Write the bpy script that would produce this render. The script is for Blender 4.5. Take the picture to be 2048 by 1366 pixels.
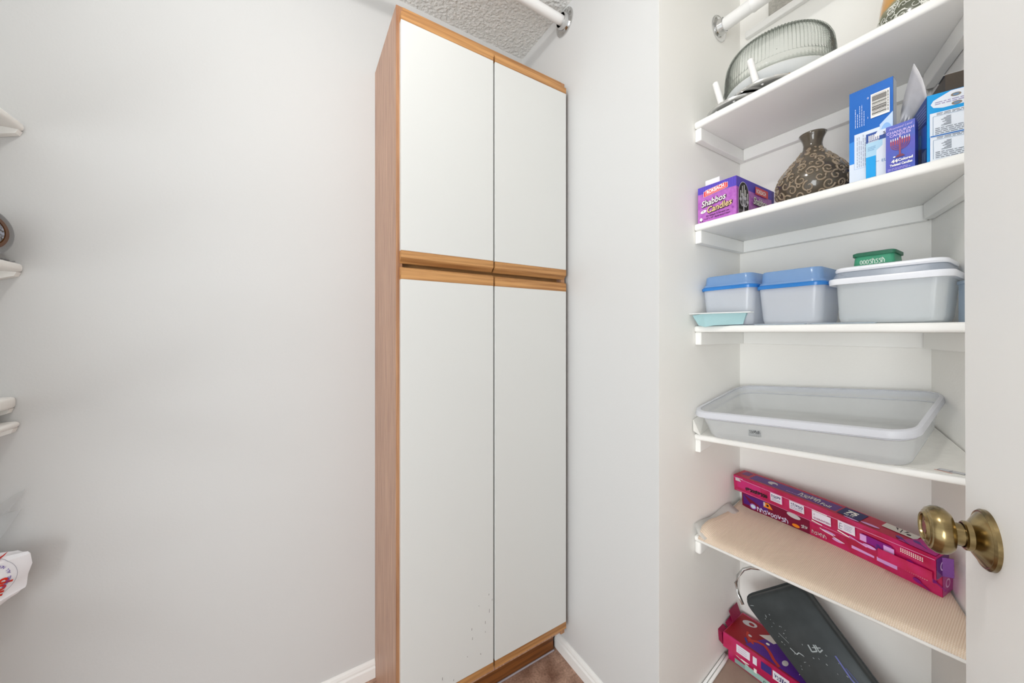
import bpy, bmesh, math, random
from mathutils import Vector, Matrix
random.seed(7)
PI = math.pi
SC = bpy.context.scene
for o in list(bpy.data.objects):
    bpy.data.objects.remove(o)
C = SC.collection

# ------------------------------------------------------------------ camera
cd = bpy.data.cameras.new('camera')
cam = bpy.data.objects.new('camera', cd); C.objects.link(cam)
cd.sensor_fit = 'HORIZONTAL'; cd.sensor_width = 36.0
cd.lens = 704.0 / 2048 * 36.0
cd.shift_y = -19.5 / 2048
cd.clip_start = 0.02
cam.location = (0, 0, 1.2159)
cam.rotation_euler = (PI / 2, 0, -math.radians(31.543))
SC.camera = cam

# ------------------------------------------------------------------ light
SC.view_settings.view_transform = 'Standard'
SC.view_settings.look = 'None'
SC.view_settings.gamma = 1.0
SC.view_settings.use_curve_mapping = False
SC.view_settings.exposure = 0.34
w = bpy.data.worlds.new('World'); SC.world = w
w.use_nodes = True
bg = w.node_tree.nodes['Background']
bg.inputs[0].default_value = (0.95, 0.985, 1.0, 1)
bg.inputs[1].default_value = 0.92


def lamp(name, kind, loc, power, color=(1, 1, 1), **kw):
    d = bpy.data.lights.new(name, kind); d.energy = power; d.color = color
    for k, v in kw.items(): setattr(d, k, v)
    o = bpy.data.objects.new(name, d); C.objects.link(o); o.location = loc
    return o


lamp('ceiling_bulb', 'POINT', (-0.05, 0.40, 2.375), 8.0, (1.0, 0.982, 0.96), shadow_soft_size=0.03)
fill_lamp = lamp('alcove_fill_light', 'AREA', (-2.2, -1.1, 0.90), 40.0, (0.945, 0.98, 1.0), size=1.5)  # added soft fill for the alcove and shelf undersides, no real window
fill_lamp.rotation_euler = Vector((3.4, 1.45, 0.05)).to_track_quat('-Z', 'Z').to_euler()


# ------------------------------------------------------------------ materials
def lin(c):
    if isinstance(c, str):
        c = [int(c[i:i + 2], 16) / 255 for i in (0, 2, 4)]
    return tuple(x / 12.92 if x <= .04045 else ((x + .055) / 1.055) ** 2.4 for x in c) + (1,)


MATS = {}


def M(name, col='ffffff', rough=.5, metal=0., coat=0., spec=.5, noise=0., nscale=30., bump=0., bscale=200.,
      col2=None, stretch=(1, 1, 1), trans=0., ior=1.45, sss=0.):
    if name in MATS: return MATS[name]
    m = bpy.data.materials.new(name); m.use_nodes = True
    nt = m.node_tree; b = nt.nodes['Principled BSDF']
    b.inputs['Base Color'].default_value = lin(col)
    b.inputs['Roughness'].default_value = rough
    b.inputs['Metallic'].default_value = metal
    b.inputs['Specular IOR Level'].default_value = spec
    b.inputs['Coat Weight'].default_value = coat
    b.inputs['Coat Roughness'].default_value = .08
    b.inputs['Transmission Weight'].default_value = trans
    b.inputs['IOR'].default_value = ior
    if noise or bump:
        tc = nt.nodes.new('ShaderNodeTexCoord'); mp = nt.nodes.new('ShaderNodeMapping')
        mp.inputs['Scale'].default_value = stretch
        nt.links.new(tc.outputs['Object'], mp.inputs[0])
    if noise:
        n = nt.nodes.new('ShaderNodeTexNoise'); n.inputs['Scale'].default_value = nscale
        n.inputs['Detail'].default_value = 4
        nt.links.new(mp.outputs[0], n.inputs['Vector'])
        mx = nt.nodes.new('ShaderNodeMix'); mx.data_type = 'RGBA'
        mx.inputs[6].default_value = lin(col)
        c2 = lin(col2) if col2 else tuple(x * (1 - noise) for x in lin(col)[:3]) + (1,)
        mx.inputs[7].default_value = c2
        rp = nt.nodes.new('ShaderNodeValToRGB')
        rp.color_ramp.elements[0].position = .35; rp.color_ramp.elements[1].position = .68
        nt.links.new(n.outputs[0], rp.inputs[0]); nt.links.new(rp.outputs[0], mx.inputs[0])
        nt.links.new(mx.outputs[2], b.inputs['Base Color'])
    if bump:
        n2 = nt.nodes.new('ShaderNodeTexNoise'); n2.inputs['Scale'].default_value = bscale
        n2.inputs['Detail'].default_value = 3
        nt.links.new(mp.outputs[0], n2.inputs['Vector'])
        bp = nt.nodes.new('ShaderNodeBump'); bp.inputs['Strength'].default_value = bump
        bp.inputs['Distance'].default_value = .002
        nt.links.new(n2.outputs[0], bp.inputs['Height']); nt.links.new(bp.outputs[0], b.inputs['Normal'])
    MATS[name] = m
    return m


def plastic(name, col, clear, rough=.25, gloss=.12):
    """thin milky plastic: clear share passes straight through, the rest scatters"""
    m = bpy.data.materials.new(name); m.use_nodes = True; nt = m.node_tree
    for n in list(nt.nodes): nt.nodes.remove(n)
    out = nt.nodes.new('ShaderNodeOutputMaterial')
    tr = nt.nodes.new('ShaderNodeBsdfTransparent'); tr.inputs[0].default_value = lin('fbfcfd')
    df = nt.nodes.new('ShaderNodeBsdfDiffuse'); df.inputs[0].default_value = lin(col)
    tl = nt.nodes.new('ShaderNodeBsdfTranslucent'); tl.inputs[0].default_value = lin(col)
    gl = nt.nodes.new('ShaderNodeBsdfGlossy'); gl.inputs['Roughness'].default_value = rough
    m1 = nt.nodes.new('ShaderNodeMixShader'); m1.inputs[0].default_value = .22
    m2 = nt.nodes.new('ShaderNodeMixShader'); m2.inputs[0].default_value = clear
    m3 = nt.nodes.new('ShaderNodeMixShader')
    lw = nt.nodes.new('ShaderNodeLayerWeight'); lw.inputs[0].default_value = .5
    L = nt.links.new
    pw = nt.nodes.new('ShaderNodeMath'); pw.operation = 'POWER'; pw.inputs[1].default_value = 4.0      # same from inside and outside
    mu = nt.nodes.new('ShaderNodeMath'); mu.operation = 'MULTIPLY_ADD'; mu.inputs[1].default_value = .35; mu.inputs[2].default_value = gloss * .35
    L(lw.outputs['Facing'], pw.inputs[0]); L(pw.outputs[0], mu.inputs[0])
    L(df.outputs[0], m1.inputs[1]); L(tl.outputs[0], m1.inputs[2])
    L(m1.outputs[0], m2.inputs[1]); L(tr.outputs[0], m2.inputs[2])
    L(mu.outputs[0], m3.inputs[0]); L(m2.outputs[0], m3.inputs[1]); L(gl.outputs[0], m3.inputs[2])
    L(m3.outputs[0], out.inputs[0])
    MATS[name] = m
    return m


def wood(name, a, b_, axis, rough=.45, scale=9.0, fine=90.0):
    m = bpy.data.materials.new(name); m.use_nodes = True; nt = m.node_tree; bs = nt.nodes['Principled BSDF']
    tc = nt.nodes.new('ShaderNodeTexCoord'); mp = nt.nodes.new('ShaderNodeMapping')
    s = [fine, fine, fine]; s[axis] = fine * .035
    mp.inputs['Scale'].default_value = s
    n = nt.nodes.new('ShaderNodeTexNoise'); n.inputs['Scale'].default_value = 1.0
    n.inputs['Detail'].default_value = 6; n.inputs['Roughness'].default_value = .65
    rp = nt.nodes.new('ShaderNodeValToRGB')
    rp.color_ramp.elements[0].position = .36; rp.color_ramp.elements[0].color = lin(b_)
    rp.color_ramp.elements[1].position = .60; rp.color_ramp.elements[1].color = lin(a)
    mp2 = nt.nodes.new('ShaderNodeMapping'); s2 = [scale, scale, scale]; s2[axis] = scale * .05
    mp2.inputs['Scale'].default_value = s2
    n2 = nt.nodes.new('ShaderNodeTexNoise'); n2.inputs['Detail'].default_value = 2; n2.inputs['Scale'].default_value = 1.0
    mx = nt.nodes.new('ShaderNodeMix'); mx.data_type = 'RGBA'; mx.blend_type = 'MULTIPLY'; mx.inputs[0].default_value = .5
    rp2 = nt.nodes.new('ShaderNodeValToRGB')
    rp2.color_ramp.elements[0].position = .3; rp2.color_ramp.elements[0].color = (.72, .68, .64, 1)
    rp2.color_ramp.elements[1].position = .7; rp2.color_ramp.elements[1].color = (1, 1, 1, 1)
    L = nt.links.new
    L(tc.outputs['Object'], mp.inputs[0]); L(mp.outputs[0], n.inputs['Vector']); L(n.outputs[0], rp.inputs[0])
    L(tc.outputs['Object'], mp2.inputs[0]); L(mp2.outputs[0], n2.inputs['Vector']); L(n2.outputs[0], rp2.inputs[0])
    L(rp.outputs[0], mx.inputs[6]); L(rp2.outputs[0], mx.inputs[7]); L(mx.outputs[2], bs.inputs['Base Color'])
    bs.inputs['Roughness'].default_value = rough
    bp = nt.nodes.new('ShaderNodeBump'); bp.inputs['Strength'].default_value = .12; bp.inputs['Distance'].default_value = .001
    L(n.outputs[0], bp.inputs['Height']); L(bp.outputs[0], bs.inputs['Normal'])
    MATS[name] = m
    return m


alcove_m = M('lightened_wall_paint', 'f8f6f1', .5, bump=.10, bscale=170, spec=.3)  # same white wall, colour lifted to make up for weak alcove light
wall_m = M('wall_paint', 'd1d1d0', .55, bump=.10, bscale=170, spec=.3)  # room copy of the wall colour, darkened to offset its stronger light
trim_m = M('white_trim_paint', 'eeedea', .38, bump=.05, bscale=60)
shelf_m = M('white_shelf_paint', 'f9f8f4', .42, bump=.12, bscale=70, stretch=(1, 1, 1))
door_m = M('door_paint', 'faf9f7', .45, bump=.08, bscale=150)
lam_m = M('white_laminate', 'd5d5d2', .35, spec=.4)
lamd_m = M('laminate_edge', '8a8780', .5)
oak_h = wood('oak_across', 'c9965e', '9c6a3c', 0)
oak_v = wood('oak_upright', 'b98a62', '936547', 2)
ply_v = wood('veneer_side', 'c09a82', '9a7460', 2, fine=140, scale=6)  # pink cast of the lighting is put into this veneer colour
kick_m = wood('toe_kick_wood', '8a5426', '5e3515', 0)
chrome = M('chrome', 'd8d8d8', .09, 1.0)
rod_m = M('white_rod_enamel', 'f1f0ee', .3)
brass = M('antique_brass', 'a8946a', .22, 1.0, noise=.5, nscale=14, col2='705f40', stretch=(1, 1, 6))
white_pl = M('white_plastic', 'f2f2f2', .35)
black_m = M('dark_gap', '2a2520', .8)

# popcorn ceiling
m = bpy.data.materials.new('popcorn_ceiling'); m.use_nodes = True; nt = m.node_tree; b = nt.nodes['Principled BSDF']
b.inputs['Roughness'].default_value = .9
tc = nt.nodes.new('ShaderNodeTexCoord')
v1 = nt.nodes.new('ShaderNodeTexVoronoi'); v1.inputs['Scale'].default_value = 95; v1.feature = 'SMOOTH_F1'
n1 = nt.nodes.new('ShaderNodeTexNoise'); n1.inputs['Scale'].default_value = 130; n1.inputs['Detail'].default_value = 4
ad = nt.nodes.new('ShaderNodeMath'); ad.operation = 'SUBTRACT'
rp = nt.nodes.new('ShaderNodeValToRGB')
rp.color_ramp.elements[0].position = .0; rp.color_ramp.elements[0].color = lin('e8e8e5')
rp.color_ramp.elements[1].position = .45; rp.color_ramp.elements[1].color = lin('f7f6f4')
bp = nt.nodes.new('ShaderNodeBump'); bp.inputs['Strength'].default_value = 1.0; bp.inputs['Distance'].default_value = .006
for a_, b_ in ((tc.outputs['Object'], v1.inputs['Vector']), (tc.outputs['Object'], n1.inputs['Vector']),
               (n1.outputs[0], ad.inputs[0]), (v1.outputs['Distance'], ad.inputs[1]), (ad.outputs[0], bp.inputs['Height']),
               (ad.outputs[0], rp.inputs[0]), (rp.outputs[0], b.inputs['Base Color']), (bp.outputs[0], b.inputs['Normal'])):
    nt.links.new(a_, b_)
popcorn = m

# mottled brown floor
m = bpy.data.materials.new('brown_floor'); m.use_nodes = True; nt = m.node_tree; b = nt.nodes['Principled BSDF']
b.inputs['Roughness'].default_value = .45
tc = nt.nodes.new('ShaderNodeTexCoord')
n1 = nt.nodes.new('ShaderNodeTexNoise'); n1.inputs['Scale'].default_value = 16; n1.inputs['Detail'].default_value = 8
n2 = nt.nodes.new('ShaderNodeTexNoise'); n2.inputs['Scale'].default_value = 160; n2.inputs['Detail'].default_value = 3
rp = nt.nodes.new('ShaderNodeValToRGB')
rp.color_ramp.elements[0].position = .32; rp.color_ramp.elements[0].color = lin('876351')
rp.color_ramp.elements[1].position = .7; rp.color_ramp.elements[1].color = lin('c9a48e')
rp2 = nt.nodes.new('ShaderNodeValToRGB')
rp2.color_ramp.elements[0].position = .3; rp2.color_ramp.elements[0].color = (.6, .58, .56, 1)
rp2.color_ramp.elements[1].position = .66; rp2.color_ramp.elements[1].color = (1.1, 1.1, 1.1, 1)
mx = nt.nodes.new('ShaderNodeMix'); mx.data_type = 'RGBA'; mx.blend_type = 'MULTIPLY'; mx.inputs[0].default_value = .8
for a_, b_ in ((tc.outputs['Object'], n1.inputs['Vector']), (tc.outputs['Object'], n2.inputs['Vector']),
               (n1.outputs[0], rp.inputs[0]), (n2.outputs[0], rp2.inputs[0]), (rp.outputs[0], mx.inputs[6]),
               (rp2.outputs[0], mx.inputs[7]), (mx.outputs[2], b.inputs['Base Color'])):
    nt.links.new(a_, b_)
floor_m = m

# woven beige liner
m = bpy.data.materials.new('woven_liner'); m.use_nodes = True; nt = m.node_tree; b = nt.nodes['Principled BSDF']
b.inputs['Roughness'].default_value = .75
tc = nt.nodes.new('ShaderNodeTexCoord')
wv = nt.nodes.new('ShaderNodeTexWave'); wv.inputs['Scale'].default_value = 95; wv.bands_direction = 'X'; wv.inputs['Distortion'].default_value = .4
wv2 = nt.nodes.new('ShaderNodeTexWave'); wv2.inputs['Scale'].default_value = 95; wv2.bands_direction = 'Y'; wv2.inputs['Distortion'].default_value = .4
ml = nt.nodes.new('ShaderNodeMath'); ml.operation = 'MULTIPLY'
rp = nt.nodes.new('ShaderNodeValToRGB')
rp.color_ramp.elements[0].position = .0; rp.color_ramp.elements[0].color = lin('dcc3a9')
rp.color_ramp.elements[1].position = .5; rp.color_ramp.elements[1].color = lin('f6e5d4')
bp = nt.nodes.new('ShaderNodeBump'); bp.inputs['Strength'].default_value = .5; bp.inputs['Distance'].default_value = .002
for a_, b_ in ((tc.outputs['Object'], wv.inputs['Vector']), (tc.outputs['Object'], wv2.inputs['Vector']),
               (wv.outputs['Fac'], ml.inputs[0]), (wv2.outputs['Fac'], ml.inputs[1]), (ml.outputs[0], rp.inputs[0]),
               (rp.outputs[0], b.inputs['Base Color']), (ml.outputs[0], bp.inputs['Height']), (bp.outputs[0], b.inputs['Normal'])):
    nt.links.new(a_, b_)
woven = m

clear_tub = plastic('clear_tub_plastic', 'f8fafc', .64)
clear_box = plastic('milky_container_plastic', 'f3f7fd', .32)
clear_box2 = plastic('clear_container_plastic', 'f5fafc', .38)
clear_lid = plastic('clear_lid_plastic', 'd5deec', .7)
rim_pl = plastic('thick_rim_plastic', 'f6f7fd', .35)
bag_clear = plastic('clear_film', 'dededb', .84, .15, .06)
blue_lid = plastic('blue_lid_plastic', '8fbcf2', .35, .2)
blue_rim = plastic('blue_rim_plastic', '3b93e6', .1, .2)
m = bpy.data.materials.new('thin_ribbed_glass'); m.use_nodes = True; nt = m.node_tree
for n_ in list(nt.nodes): nt.nodes.remove(n_)
out = nt.nodes.new('ShaderNodeOutputMaterial'); lw = nt.nodes.new('ShaderNodeLayerWeight'); lw.inputs[0].default_value = .5
rp = nt.nodes.new('ShaderNodeValToRGB')                              # longer way through the glass at grazing angles: greener
rp.color_ramp.elements[0].position = .45; rp.color_ramp.elements[0].color = (.985, .992, .988, 1)
rp.color_ramp.elements[1].position = 1.0; rp.color_ramp.elements[1].color = (.36, .40, .36, 1)
tr = nt.nodes.new('ShaderNodeBsdfTransparent'); gl = nt.nodes.new('ShaderNodeBsdfGlossy'); gl.inputs['Roughness'].default_value = .03
ms = nt.nodes.new('ShaderNodeMixShader'); fr = nt.nodes.new('ShaderNodeMath'); fr.operation = 'MULTIPLY_ADD'; fr.inputs[1].default_value = .3; fr.inputs[2].default_value = .03
pw = nt.nodes.new('ShaderNodeMath'); pw.operation = 'POWER'; pw.inputs[1].default_value = 4.0
nt.links.new(lw.outputs['Facing'], pw.inputs[0]); nt.links.new(pw.outputs[0], fr.inputs[0])
for a_, b_ in ((lw.outputs['Facing'], rp.inputs[0]), (rp.outputs[0], tr.inputs[0]), (fr.outputs[0], ms.inputs[0]), (tr.outputs[0], ms.inputs[1]), (gl.outputs[0], ms.inputs[2]), (ms.outputs[0], out.inputs[0])):
    nt.links.new(a_, b_)
glass = m
frost = M('frosted_glass', 'eef2f2', .30, 0, trans=.45, ior=1.4)

# ------------------------------------------------------------------ object helpers
WLOC = {}


def tag(o, label=None, cat=None, group=None, kind=None):
    if label: o['label'] = label
    if cat: o['category'] = cat
    if group: o['group'] = group
    if kind: o['kind'] = kind
    return o


def thing(name, label, cat, loc, group=None):
    o = bpy.data.objects.new(name, None); C.objects.link(o); o.location = loc
    o.empty_display_size = .05
    WLOC[o] = Vector(loc)
    return tag(o, label, cat, group)


def obj(name, bm, mat, parent=None, smooth=False, loc=None, auto=None):
    """link bm (world coordinates) as ONE mesh object under parent"""
    me = bpy.data.meshes.new(name)
    bmesh.ops.recalc_face_normals(bm, faces=bm.faces[:])
    o = bpy.data.objects.new(name, me); C.objects.link(o)
    base = WLOC[parent] if parent else Vector(loc or (0, 0, 0))
    if not parent: o.location = base
    else: o.parent = parent
    bmesh.ops.translate(bm, verts=bm.verts[:], vec=-base)
    if smooth:
        for f in bm.faces: f.smooth = True
    if auto:
        for e in bm.edges:
            if len(e.link_faces) == 2 and e.calc_face_angle(0) > auto: e.smooth = False
    bm.to_mesh(me); bm.free()
    for mm in (mat if isinstance(mat, (list, tuple)) else [mat]): me.materials.append(mm)
    WLOC[o] = base
    return o


def box(bm, a, b):
    g = bmesh.ops.create_cube(bm, size=1.0)
    for v in g['verts']:
        v.co = Vector(((a[0] + b[0]) / 2 + v.co.x * (b[0] - a[0]), (a[1] + b[1]) / 2 + v.co.y * (b[1] - a[1]),
                       (a[2] + b[2]) / 2 + v.co.z * (b[2] - a[2])))
    return bm


def bx(a, b, bev=0., seg=2):
    bm = box(bmesh.new(), a, b)
    if bev: bmesh.ops.bevel(bm, geom=bm.edges[:], offset=bev, segments=seg, affect='EDGES', profile=.5)
    return bm


def prism(poly, h0, h1, bev=0., seg=2):
    """poly: plan points (u,v); h0/h1 numbers or functions of (u,v)"""
    f0 = h0 if callable(h0) else (lambda u, v: h0)
    f1 = h1 if callable(h1) else (lambda u, v: h1)
    bm = bmesh.new()
    lo = [bm.verts.new((u, v, f0(u, v))) for u, v in poly]
    hi = [bm.verts.new((u, v, f1(u, v))) for u, v in poly]
    n = len(poly)
    bm.faces.new(lo[::-1]); bm.faces.new(hi)
    for i in range(n): bm.faces.new((lo[i], lo[(i + 1) % n], hi[(i + 1) % n], hi[i]))
    if bev: bmesh.ops.bevel(bm, geom=bm.edges[:], offset=bev, segments=seg, affect='EDGES', profile=.5)
    return bm


def obox(O, X, Y, Z, bev=0., seg=1, bow=0., nseg=1):
    """box from corner O along vectors X, Y, Z; bow bends it along X towards +Y"""
    O, X, Y, Z = map(Vector, (O, X, Y, Z))
    bm = bmesh.new(); rows = []
    for i in range(nseg + 1):
        t = i / nseg
        o = O + X * t + Y.normalized() * (bow * 4 * t * (1 - t))
        rows.append([bm.verts.new(o), bm.verts.new(o + Y), bm.verts.new(o + Y + Z), bm.verts.new(o + Z)])
    for r, s in zip(rows, rows[1:]):
        for k in range(4): bm.faces.new((r[k], r[(k + 1) % 4], s[(k + 1) % 4], s[k]))
    bm.faces.new(rows[0][::-1]); bm.faces.new(rows[-1])
    if bev:
        bmesh.ops.bevel(bm, geom=[e for e in bm.edges if e.is_boundary is False and e.calc_face_angle(0) > .5], offset=bev,
                        segments=seg, affect='EDGES')
    return bm


def lathe(prof, axis_o, axis=(0, 0, 1), n=48, ribs=0, amp=0., bm=None, closed=False):
    """prof: list of (radius, height along axis[, rib weight])"""
    bm = bm or bmesh.new()
    ax = Vector(axis).normalized()
    q = Vector((0, 0, 1)).rotation_difference(ax)
    rings = []
    for p in prof:
        r, h = p[0], p[1]; wgt = p[2] if len(p) > 2 else 0
        ring = []
        for i in range(n):
            a = 2 * PI * i / n
            rr = r + (amp * wgt * math.cos(ribs * a) if ribs else 0)
            ring.append(bm.verts.new(Vector(axis_o) + q @ Vector((rr * math.cos(a), rr * math.sin(a), h))))
        rings.append(ring)
    for r, s in zip(rings, rings[1:]):
        for i in range(n): bm.faces.new((r[i], r[(i + 1) % n], s[(i + 1) % n], s[i]))
    if closed:
        r, s = rings[-1], rings[0]
        for i in range(n): bm.faces.new((r[i], r[(i + 1) % n], s[(i + 1) % n], s[i]))
    else:
        bm.faces.new(rings[0][::-1]); bm.faces.new(rings[-1])
    return bm


def tube(pts, r, n=8, bm=None, taper=None):
    bm = bm or bmesh.new(); rings = []
    P = [Vector(p) for p in pts]
    for i, p in enumerate(P):
        d = (P[min(i + 1, len(P) - 1)] - P[max(i - 1, 0)]).normalized()
        s = Vector((0, 0, 1)) if abs(d.z) < .9 else Vector((1, 0, 0))
        x = d.cross(s).normalized(); y = d.cross(x)
        rr = r * (taper(i / (len(P) - 1)) if taper else 1)
        rings.append([bm.verts.new(p + x * rr * math.cos(2 * PI * k / n) + y * rr * math.sin(2 * PI * k / n)) for k in range(n)])
    for a, b in zip(rings, rings[1:]):
        for k in range(n): bm.faces.new((a[k], a[(k + 1) % n], b[(k + 1) % n], b[k]))
    bm.faces.new(rings[0][::-1]); bm.faces.new(rings[-1])
    return bm


def rrect(u0, u1, v0, v1, r, k=6):
    pts = []
    for cx, cy, a0 in ((u1 - r, v1 - r, 0), (u0 + r, v1 - r, 90), (u0 + r, v0 + r, 180), (u1 - r, v0 + r, 270)):
        for i in range(k + 1):
            a = math.radians(a0 + 90 * i / k)
            pts.append((cx + r * math.cos(a), cy + r * math.sin(a)))
    return pts


def loft(secs, f=None, cap0=True, cap1=True, bm=None, loop=False):
    """secs: list of (h, u0, u1, v0, v1, r); f maps (u,v,h) to a point"""
    bm = bm or bmesh.new(); f = f or (lambda u, v, h: (u, v, h)); rings = []
    for h, u0, u1, v0, v1, r in secs:
        rings.append([bm.verts.new(f(x, y, h)) for x, y in rrect(u0, u1, v0, v1, r)])
    n = len(rings[0])
    prs = list(zip(rings, rings[1:])) + ([(rings[-1], rings[0])] if loop else [])
    for a, b in prs:
        for i in range(n): bm.faces.new((a[i], a[(i + 1) % n], b[(i + 1) % n], b[i]))
    if cap0 and not loop: bm.faces.new(rings[0][::-1])
    if cap1 and not loop: bm.faces.new(rings[-1])
    return bm


def shell(h0, h1, bot, top, r, t=.0018, f=None, rb=.012):
    """open container: outer wall, rounded foot, inner wall. bot/top = (u0,u1,v0,v1)"""
    def mix(k, ins):
        return tuple(bot[i] + (top[i] - bot[i]) * k + (ins if i in (0, 2) else -ins) for i in range(4))
    hh = h1 - h0
    secs = [(h0,) + mix(0, rb * .6) + (r,), (h0 + rb * .25,) + mix(0, rb * .15) + (r,), (h0 + rb,) + mix(rb / hh, 0) + (r,),
            (h1,) + mix(1, 0) + (r,)]
    return loft(secs, f, cap1=False)


class Art:
    """flat printing on one face: quads, shapes and lettering, one mesh with several inks"""
    def __init__(s, O, X, Y, warp=None):
        s.O = Vector(O); s.X = Vector(X).normalized(); s.Y = Vector(Y).normalized(); s.N = s.X.cross(s.Y)
        s.bm = bmesh.new(); s.inks = []; s.z = 0.00025; s.warp = warp

    def pt(s, x, y, z):
        p = s.O + s.X * x + s.Y * y + s.N * z
        return s.warp(p, x) if s.warp else p

    def ink(s, m):
        if m not in s.inks: s.inks.append(m)
        return s.inks.index(m)

    def poly(s, pts, m, dz=0.00006):
        s.z += dz
        k = s.ink(m)
        vs = [s.bm.verts.new(s.pt(x, y, s.z)) for x, y in pts]
        f = s.bm.faces.new(vs); f.material_index = k
        return s

    def rect(s, x0, y0, x1, y1, m):
        n = max(1, int(abs(x1 - x0) / .03)) if s.warp else 1
        lo = [(x0 + (x1 - x0) * i / n, y0) for i in range(n + 1)]
        hi = [(x0 + (x1 - x0) * i / n, y1) for i in range(n, -1, -1)]
        return s.poly(lo + hi, m)

    def ell(s, cx, cy, rx, ry, m, rot=0, n=20, a0=0, a1=360):
        c, q = math.cos(rot), math.sin(rot); P = []
        for i in range(n):
            a = math.radians(a0 + (a1 - a0) * i / (n if a1 - a0 == 360 else n - 1))
            x, y = rx * math.cos(a), ry * math.sin(a)
            P.append((cx + x * c - y * q, cy + x * q + y * c))
        return s.poly(P, m)

    def line(s, pts, wd, m):
        s.z += .00005
        k = s.ink(m)
        for (x0, y0), (x1, y1) in zip(pts, pts[1:]):
            d = math.hypot(x1 - x0, y1 - y0) or 1; nx, ny = -(y1 - y0) / d * wd / 2, (x1 - x0) / d * wd / 2
            f = s.bm.faces.new([s.bm.verts.new(s.pt(x, y, s.z)) for x, y in
                                ((x0 + nx, y0 + ny), (x0 - nx, y0 - ny), (x1 - nx, y1 - ny), (x1 + nx, y1 + ny))])
            f.material_index = k
        return s

    def text(s, body, x, y, size, m, shear=0., bold=0., rot=0., sx=1., align='LEFT'):
        cu = bpy.data.curves.new('t', 'FONT'); cu.body = body; cu.size = size; cu.shear = shear
        cu.offset = size * bold; cu.align_x = align; cu.resolution_u = 3
        o = bpy.data.objects.new('t', cu); C.objects.link(o)
        dg = bpy.context.evaluated_depsgraph_get(); dg.update()
        me = bpy.data.meshes.new_from_object(o.evaluated_get(dg))
        s.z += .00006; k = s.ink(m); c, q = math.cos(rot), math.sin(rot)
        vs = [s.bm.verts.new(s.pt(x + (v.co.x * sx) * c - v.co.y * q, y + (v.co.x * sx) * q + v.co.y * c, s.z)) for v in me.vertices]
        for p in me.polygons:
            try:
                f = s.bm.faces.new([vs[i] for i in p.vertices]); f.material_index = k
            except ValueError: pass
        bpy.data.objects.remove(o); bpy.data.meshes.remove(me); bpy.data.curves.remove(cu)
        return s

    def scrawl(s, x0, y0, x1, y1, wd, m, n=8, seed=1):
        """lettering too blurred to read: letter-like strokes"""
        rnd = random.Random(seed); cw = (x1 - x0) / n; h = y1 - y0
        for i in range(n):
            cx = x0 + cw * (i + .5); r = cw * .36; k = rnd.choice((0, 1, 2, 3))
            if k == 0: s.line([(cx + r * math.cos(t), y0 + h * .4 + h * .38 * math.sin(t)) for t in [j * .7 for j in range(10)]], wd, m)
            elif k == 1: s.line([(cx - r, y0), (cx - r, y1), (cx + r, y0 + h * .5), (cx + r, y0)], wd, m)
            elif k == 2: s.line([(cx + r, y1 * .8 + y0 * .2), (cx - r, y1 * .7 + y0 * .3), (cx + r * .8, y0 + h * .4), (cx + r, y0 + h * .1), (cx - r, y0)], wd, m)
            else: s.line([(cx - r, y1), (cx, y0 + h * .2), (cx + r, y1 - h * .1)], wd, m); s.line([(cx - r * .6, y0 + h * .5), (cx + r, y0 + h * .45)], wd, m)
        return s

    def lines(s, x0, y0, x1, y1, n, wd, m, vertical=False, ragged=.25, seed=1, dash=True):
        """rows of unreadably small print drawn as broken strokes"""
        rnd = random.Random(seed)
        for i in range(n):
            t = (i + .5) / n
            L0 = 0; end = 1 - rnd.random() * ragged
            while L0 < end:
                wl = rnd.uniform(.05, .16) if dash else end
                a, b = L0, min(end, L0 + wl)
                if vertical: s.line([(x0 + (x1 - x0) * t, y0 + (y1 - y0) * a), (x0 + (x1 - x0) * t, y0 + (y1 - y0) * b)], wd, m)
                else: s.line([(x0 + (x1 - x0) * a, y1 - (y1 - y0) * t), (x0 + (x1 - x0) * b, y1 - (y1 - y0) * t)], wd, m)
                L0 = b + .025
            s.z -= .00005 * 6
        return s

    def bars(s, x0, y0, x1, y1, m, horizontal=False, seed=3):
        rnd = random.Random(seed); t = 0
        while t < 1:
            wdt = rnd.choice((.015, .025, .04)); e = min(1, t + wdt)
            if horizontal: s.poly([(x0, y0 + (y1 - y0) * t), (x1, y0 + (y1 - y0) * t), (x1, y0 + (y1 - y0) * e), (x0, y0 + (y1 - y0) * e)], m, 0)
            else: s.poly([(x0 + (x1 - x0) * t, y0), (x0 + (x1 - x0) * e, y0), (x0 + (x1 - x0) * e, y1), (x0 + (x1 - x0) * t, y1)], m, 0)
            t = e + rnd.choice((.015, .02, .035))
        return s

    def done(s, name, parent):
        # keep winding facing out of the face
        me = bpy.data.meshes.new(name); o = bpy.data.objects.new(name, me); C.objects.link(o); o.parent = parent
        bmesh.ops.translate(s.bm, verts=s.bm.verts[:], vec=-WLOC[parent])
        s.bm.to_mesh(me); s.bm.free()
        for m_ in s.inks: me.materials.append(m_)
        WLOC[o] = WLOC[parent]
        return o


def ink(c, rough=.45, metal=0., coat=.0): return M('ink_' + c + ('m' if metal else ''), c, rough, metal, coat)


# ------------------------------------------------------------------ setting
UW, V1, VB, UB = .864, .6229, 1.319, 1.3045
HCEIL = 2.434
CA = (UB, .194)                     # corner where the angled alcove wall starts
AD = Vector((-.9117, -.4108))       # along that wall towards the doorway
AN = Vector((-.4108, .9117))        # out of that wall into the room


def wallv(u): return CA[1] + (u - CA[0]) * AD.y / AD.x


def struct(name, bm, m, smooth=False): return tag(obj(name, bm, m, smooth=smooth), kind='structure')


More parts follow.
